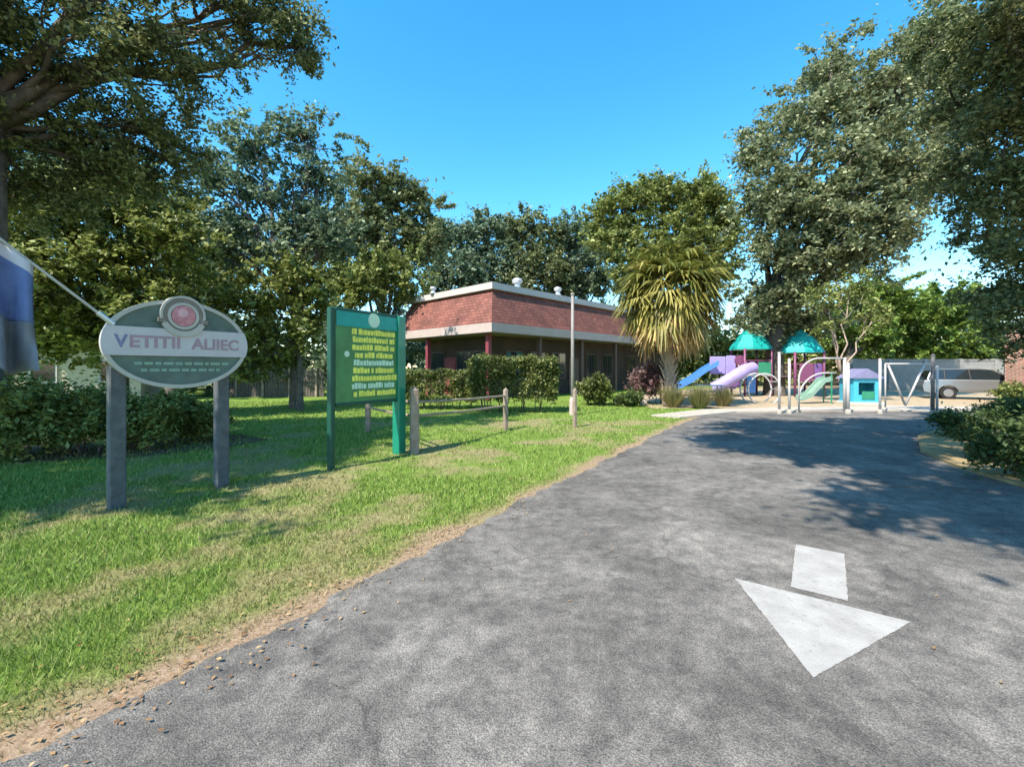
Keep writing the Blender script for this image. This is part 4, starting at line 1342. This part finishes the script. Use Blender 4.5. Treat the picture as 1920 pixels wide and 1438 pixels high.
# ------------------------------------------------------------------ white posts and gate at the end of the driveway
gp = None
for px, py, pt_, lab, w, m in ((1461, 776, 664, 'tall pale post at the end of the driveway, left of its pair', .042, 'whitepole'), (1480, 776, 676, 'pale post at the driveway end, shorter right one of a close pair', .042, 'whitepole'),
                               (1590, 776, 684, 'white post right of the arched gate, by the teal playhouse', .05, 'whitepole'), (1650, 776, 676, 'white post between the teal playhouse and the cross braced gate', .042, 'whitepole'),
                               (1749, 778, 668, 'dark grey post at the driveway end in front of the silver car', .055, 'darkpole'), (1757, 778, 690, 'pale slim post touching the dark grey post', .04, 'whitepole')):
    d = F * EYE / (py - HZ)
    h = EYE - (pt_ - HZ) / F * d
    root = thing('gate_post', lab, 'post', ((px - CX) / F * d, d, 0), group='posts at the end of the driveway')
    MB().tube([(0, 0, 0), (0, 0, h)], w, 10).build('shaft', M[m], root, smooth=True)
    MB().lathe([(w * 1.05, h), (w * 1.25, h + .02), (w * 1.1, h + .05), (w * .3, h + .075)], n=10).build('cap', M[m], root)
    MB().lathe([(w * 1.9, 0), (w * 1.9, .10), (w * 1.2, .16)], n=10).build('footing', M['concrete'], root)

d = 15.9
ga = thing('arched_gate', 'pale tubular gate with rounded arched frames', 'gate', (P(1498, 0, d)[0], d, 0))
def arch_pts(w, h, r, n=10):
    pts = [(0, 0, .06), (0, 0, h - r)]
    pts += [(r - r * math.cos(a), 0, h - r + r * math.sin(a)) for a in [math.pi / 2 * k / n for k in range(1, n + 1)]]
    return pts + [(w, 0, h)]
MB().tube(arch_pts(1.65, 1.95, .75), .032, 8).build('frame', M['whitepole'], ga, smooth=True)
MB().tube(arch_pts(1.35, 1.42, .95), .028, 8).build('inner_arch', M['whitepole'], ga, smooth=True)
MB().tube([(1.65, 0, .06), (1.65, 0, 1.97)], .05, 8).build('stile', M['whitepole'], ga, smooth=True)
MB().tube([(0, 0, .10), (1.65, 0, .10)], .028, 8).build('bottom_rail', M['whitepole'], ga, smooth=True)
gb = thing('braced_gate', 'pale tubular gate with a V shaped cross brace, right of the playhouse', 'gate', (P(1660, 0, d)[0], d, 0))
w = 1.65
mb = MB()
for a, b in (((0, 0, .2), (0, 0, 1.75)), ((w, 0, .2), (w, 0, 1.75)), ((0, 0, 1.75), (w, 0, 1.75)), ((0, 0, .2), (w, 0, .2))):
    mb.tube([a, b], .026, 8)
mb.build('frame', M['whitepole'], gb, smooth=True)
for a, b in (((.10, 0, 1.70), (.72, 0, .25)), ((w - .25, 0, 1.70), (.72, 0, .25))):
    MB().tube([a, b], .036, 8).build('brace', M['whitepole'], gb, smooth=True)
# slim pale tree leaning left behind the gate
tree('crape_myrtle', 'slim pale trunked tree with a limb leaning left behind the arched gate', 'tree', (P(1578, 0, 20.5)[0], 20.5),
     [(1545, 560, 20.3, 45, 35), (1600, 540, 20.8, 45, 40), (1640, 590, 20.5, 40, 35), (1555, 610, 20.2, 30, 25)], tr=.085, fork=1.3, cs=.5, per=40, size=.11, leaf='under', bark='barktan', dens=.6, hollow=.2, twigs=5)

# ------------------------------------------------------------------ pale wall, cars, brick building on the right
pw = thing('block_wall', 'pale grey block wall behind the playground below the bright trees', 'wall', (P(1600, 0, 31)[0], 31, 0))
for k in range(7):
    MB().box((1.25 + k * 2.5, 0, 1.05), (2.2, .16, 2.1)).build('wall_panel', M['paleblock'], pw)
    MB().box((k * 2.5, 0, 1.12), (.28, .30, 2.24), bev=.02).build('pier', M['paleblock'], pw)
MB().box((8.75, 0, 2.16), (17.2, .24, .11)).build('coping', M['paleblock'], pw)

car = thing('parked_car', 'silver estate car parked nose to the right beyond the dark grey post', 'car', (P(1838, 0, 22.5)[0], 22.5, 0.03), math.radians(-32))
Lc = 4.7; Wc = 1.78
lower = [(-2.32, .35), (-2.36, .62), (-2.30, .92), (-1.9, .98), (.75, .98), (1.65, .92), (2.15, .80), (2.33, .62), (2.32, .34), (1.95, .24),
         *[(1.42 + .38 * math.cos(a), .30 + .38 * math.sin(a)) for a in [math.radians(8 + k * 164 / 8) for k in range(9)]],
         *[(-1.38 + .38 * math.cos(a), .30 + .38 * math.sin(a)) for a in [math.radians(8 + k * 164 / 8) for k in range(9)]], (-1.95, .24)]
# sides inset slightly at the belt line
def car_shell(poly, hw0, hw1, zlo, zhi):
    mb = MB(); n = len(poly)
    def hw(z): t = min(1, max(0, (z - zlo) / (zhi - zlo))); return hw0 + (hw1 - hw0) * t
    v = [(x, -hw(z), z) for x, z in poly] + [(x, hw(z), z) for x, z in poly]
    f = [list(range(n)), list(range(2 * n - 1, n - 1, -1))] + [[(i + 1) % n, i, n + i, n + (i + 1) % n] for i in range(n)]
    return mb.add(v, f)
body = car_shell(lower, Wc / 2, Wc / 2 - .05, .5, 1.0).build('body', M['carpaint'], car)
bvm = body.modifiers.new('bevel', 'BEVEL'); bvm.width = .03; bvm.segments = 2; bvm.limit_method = 'ANGLE'; bvm.angle_limit = .6
cabin = [(-2.22, .985), (-2.02, 1.40), (-1.6, 1.50), (-.2, 1.52), (.25, 1.46), (1.0, .985)]
cab = car_shell(cabin, Wc / 2 - .06, Wc / 2 - .25, .98, 1.52).build('cabin', M['carglass'], car)
roof = [(-2.0, 1.47), (-1.6, 1.525), (-.2, 1.545), (.22, 1.475), (-.2, 1.50), (-1.6, 1.495)]
car_shell(roof, Wc / 2 - .23, Wc / 2 - .25, 1.45, 1.55).build('roof', M['carpaint'], car)
for s in (-1, 1):
    for (xa, za), (xb, zb) in (((-2.16, .985), (-1.98, 1.49)), ((.98, .985), (.22, 1.49)), ((-.55, .985), (-.6, 1.51)), ((-1.5, .985), (-1.5, 1.50))):
        ya = s * (Wc / 2 - .055); yb = s * (Wc / 2 - .235)
        MB().tube([(xa, ya, za), (xb, yb, zb)], .03, 6).build('pillar', M['carpaint' if abs(xa) > .9 and xa != -1.5 else 'black'], car)
    MB().box((2.18, s * .62, .70), (.26, .36, .17), s * -.25, bev=.04).build('headlight', M['lamp'], car)
    MB().box((.80, s * (Wc / 2 + .07), 1.03), (.12, .18, .12), bev=.03).build('mirror', M['carpaint'], car)
    for x in (1.42, -1.38):
        wh = bpy.data.objects.new('wheel', None); COL.objects.link(wh); wh.parent = car
        wh.location = (x, s * (Wc / 2 - .10), .30); wh.rotation_euler = (math.pi / 2, 0, 0)
        MB().lathe([(.20, -.10), (.30, -.10), (.325, -.06), (.325, .06), (.30, .10), (.20, .10)], n=24).build('tyre', M['tyre'], wh)
        MB().lathe([(.05, -.11), (.19, -.108), (.21, -.06), (.21, .06), (.19, .108), (.05, .11)], n=20).build('rim', M['rim'], wh)
MB().box((2.325, 0, .58), (.05, .95, .16), bev=.015).build('grille', M['black'], car)
MB().box((2.31, 0, .36), (.07, 1.5, .12), bev=.02).build('bumper', M['black'], car)

rbd = thing('brick_building', 'red brick building with pale window trim cut off by the right edge of the photo', 'building', (P(1884, 0, 19)[0], 19, 0), math.radians(-50))
MB().box((3.5, 2.5, 1.55), (7, 5, 3.1)).build('wall', M['redbrick'], rbd)
MB().box((3.6, 2.6, 3.22), (7.3, 5.3, .24), bev=.02).build('roof_edge', M['pinkwhite'], rbd)
for x in (1.1, 3.2, 5.6):
    wn = MB().box((x, -.02, 1.95), (.95, .10, 1.45)).build('window', M['pinkwhite'], rbd)
    MB().box((x, -.05, 1.95), (.72, .08, 1.22)).build('pane', M['glass'], wn)
wn = MB().box((-.02, 2.2, 1.95), (.10, .95, 1.45)).build('window', M['pinkwhite'], rbd)
MB().box((-.05, 2.2, 1.95), (.08, .72, 1.22)).build('pane', M['glass'], wn)

# ------------------------------------------------------------------ far left: wooden fence and a pale house glimpsed through the leaves
wf = thing('wooden_fence', 'grey brown board fence in the shade behind the lawn, left of the green board', 'fence', (P(420, 0, 24)[0], 24.5, 0))
L = P(600, 0, 24)[0] - P(420, 0, 24)[0]
mb = MB(); x = 0
while x < L:
    mb.box((x + .07, 0, .75), (.125, .03, 1.5 + random.uniform(-.04, .04))); x += .15
mb.build('boards', M['woodgrey'], wf)
for z in (.4, 1.2): MB().box((L / 2, .04, z), (L, .04, .09)).build('rail', M['woodgrey'], wf)
for k in range(4): MB().box((.4 + k * (L - .8) / 3, -.07, .8), (.11, .10, 1.6)).build('post', M['wood'], wf)
hs_ = thing('house', 'cream house glimpsed through the leaves left of the oval sign', 'house', (P(130, 0, 20)[0], 20.5, 0), .35)
MB().box((0, 2, 1.3), (4.6, 4, 2.6)).build('wall', M['cream'], hs_)
MB().prism([(-2.7, 2.6), (2.7, 2.6), (0, 3.9)], -.4, 4.4).build('roof', M['woodgrey'], hs_)
for x in (-1.3, 1.2):
    wn = MB().box((x, -.02, 1.45), (1.0, .1, 1.1)).build('window', M['white'], hs_)
    MB().box((x, -.05, 1.45), (.82, .08, .92)).build('pane', M['glass'], wn)
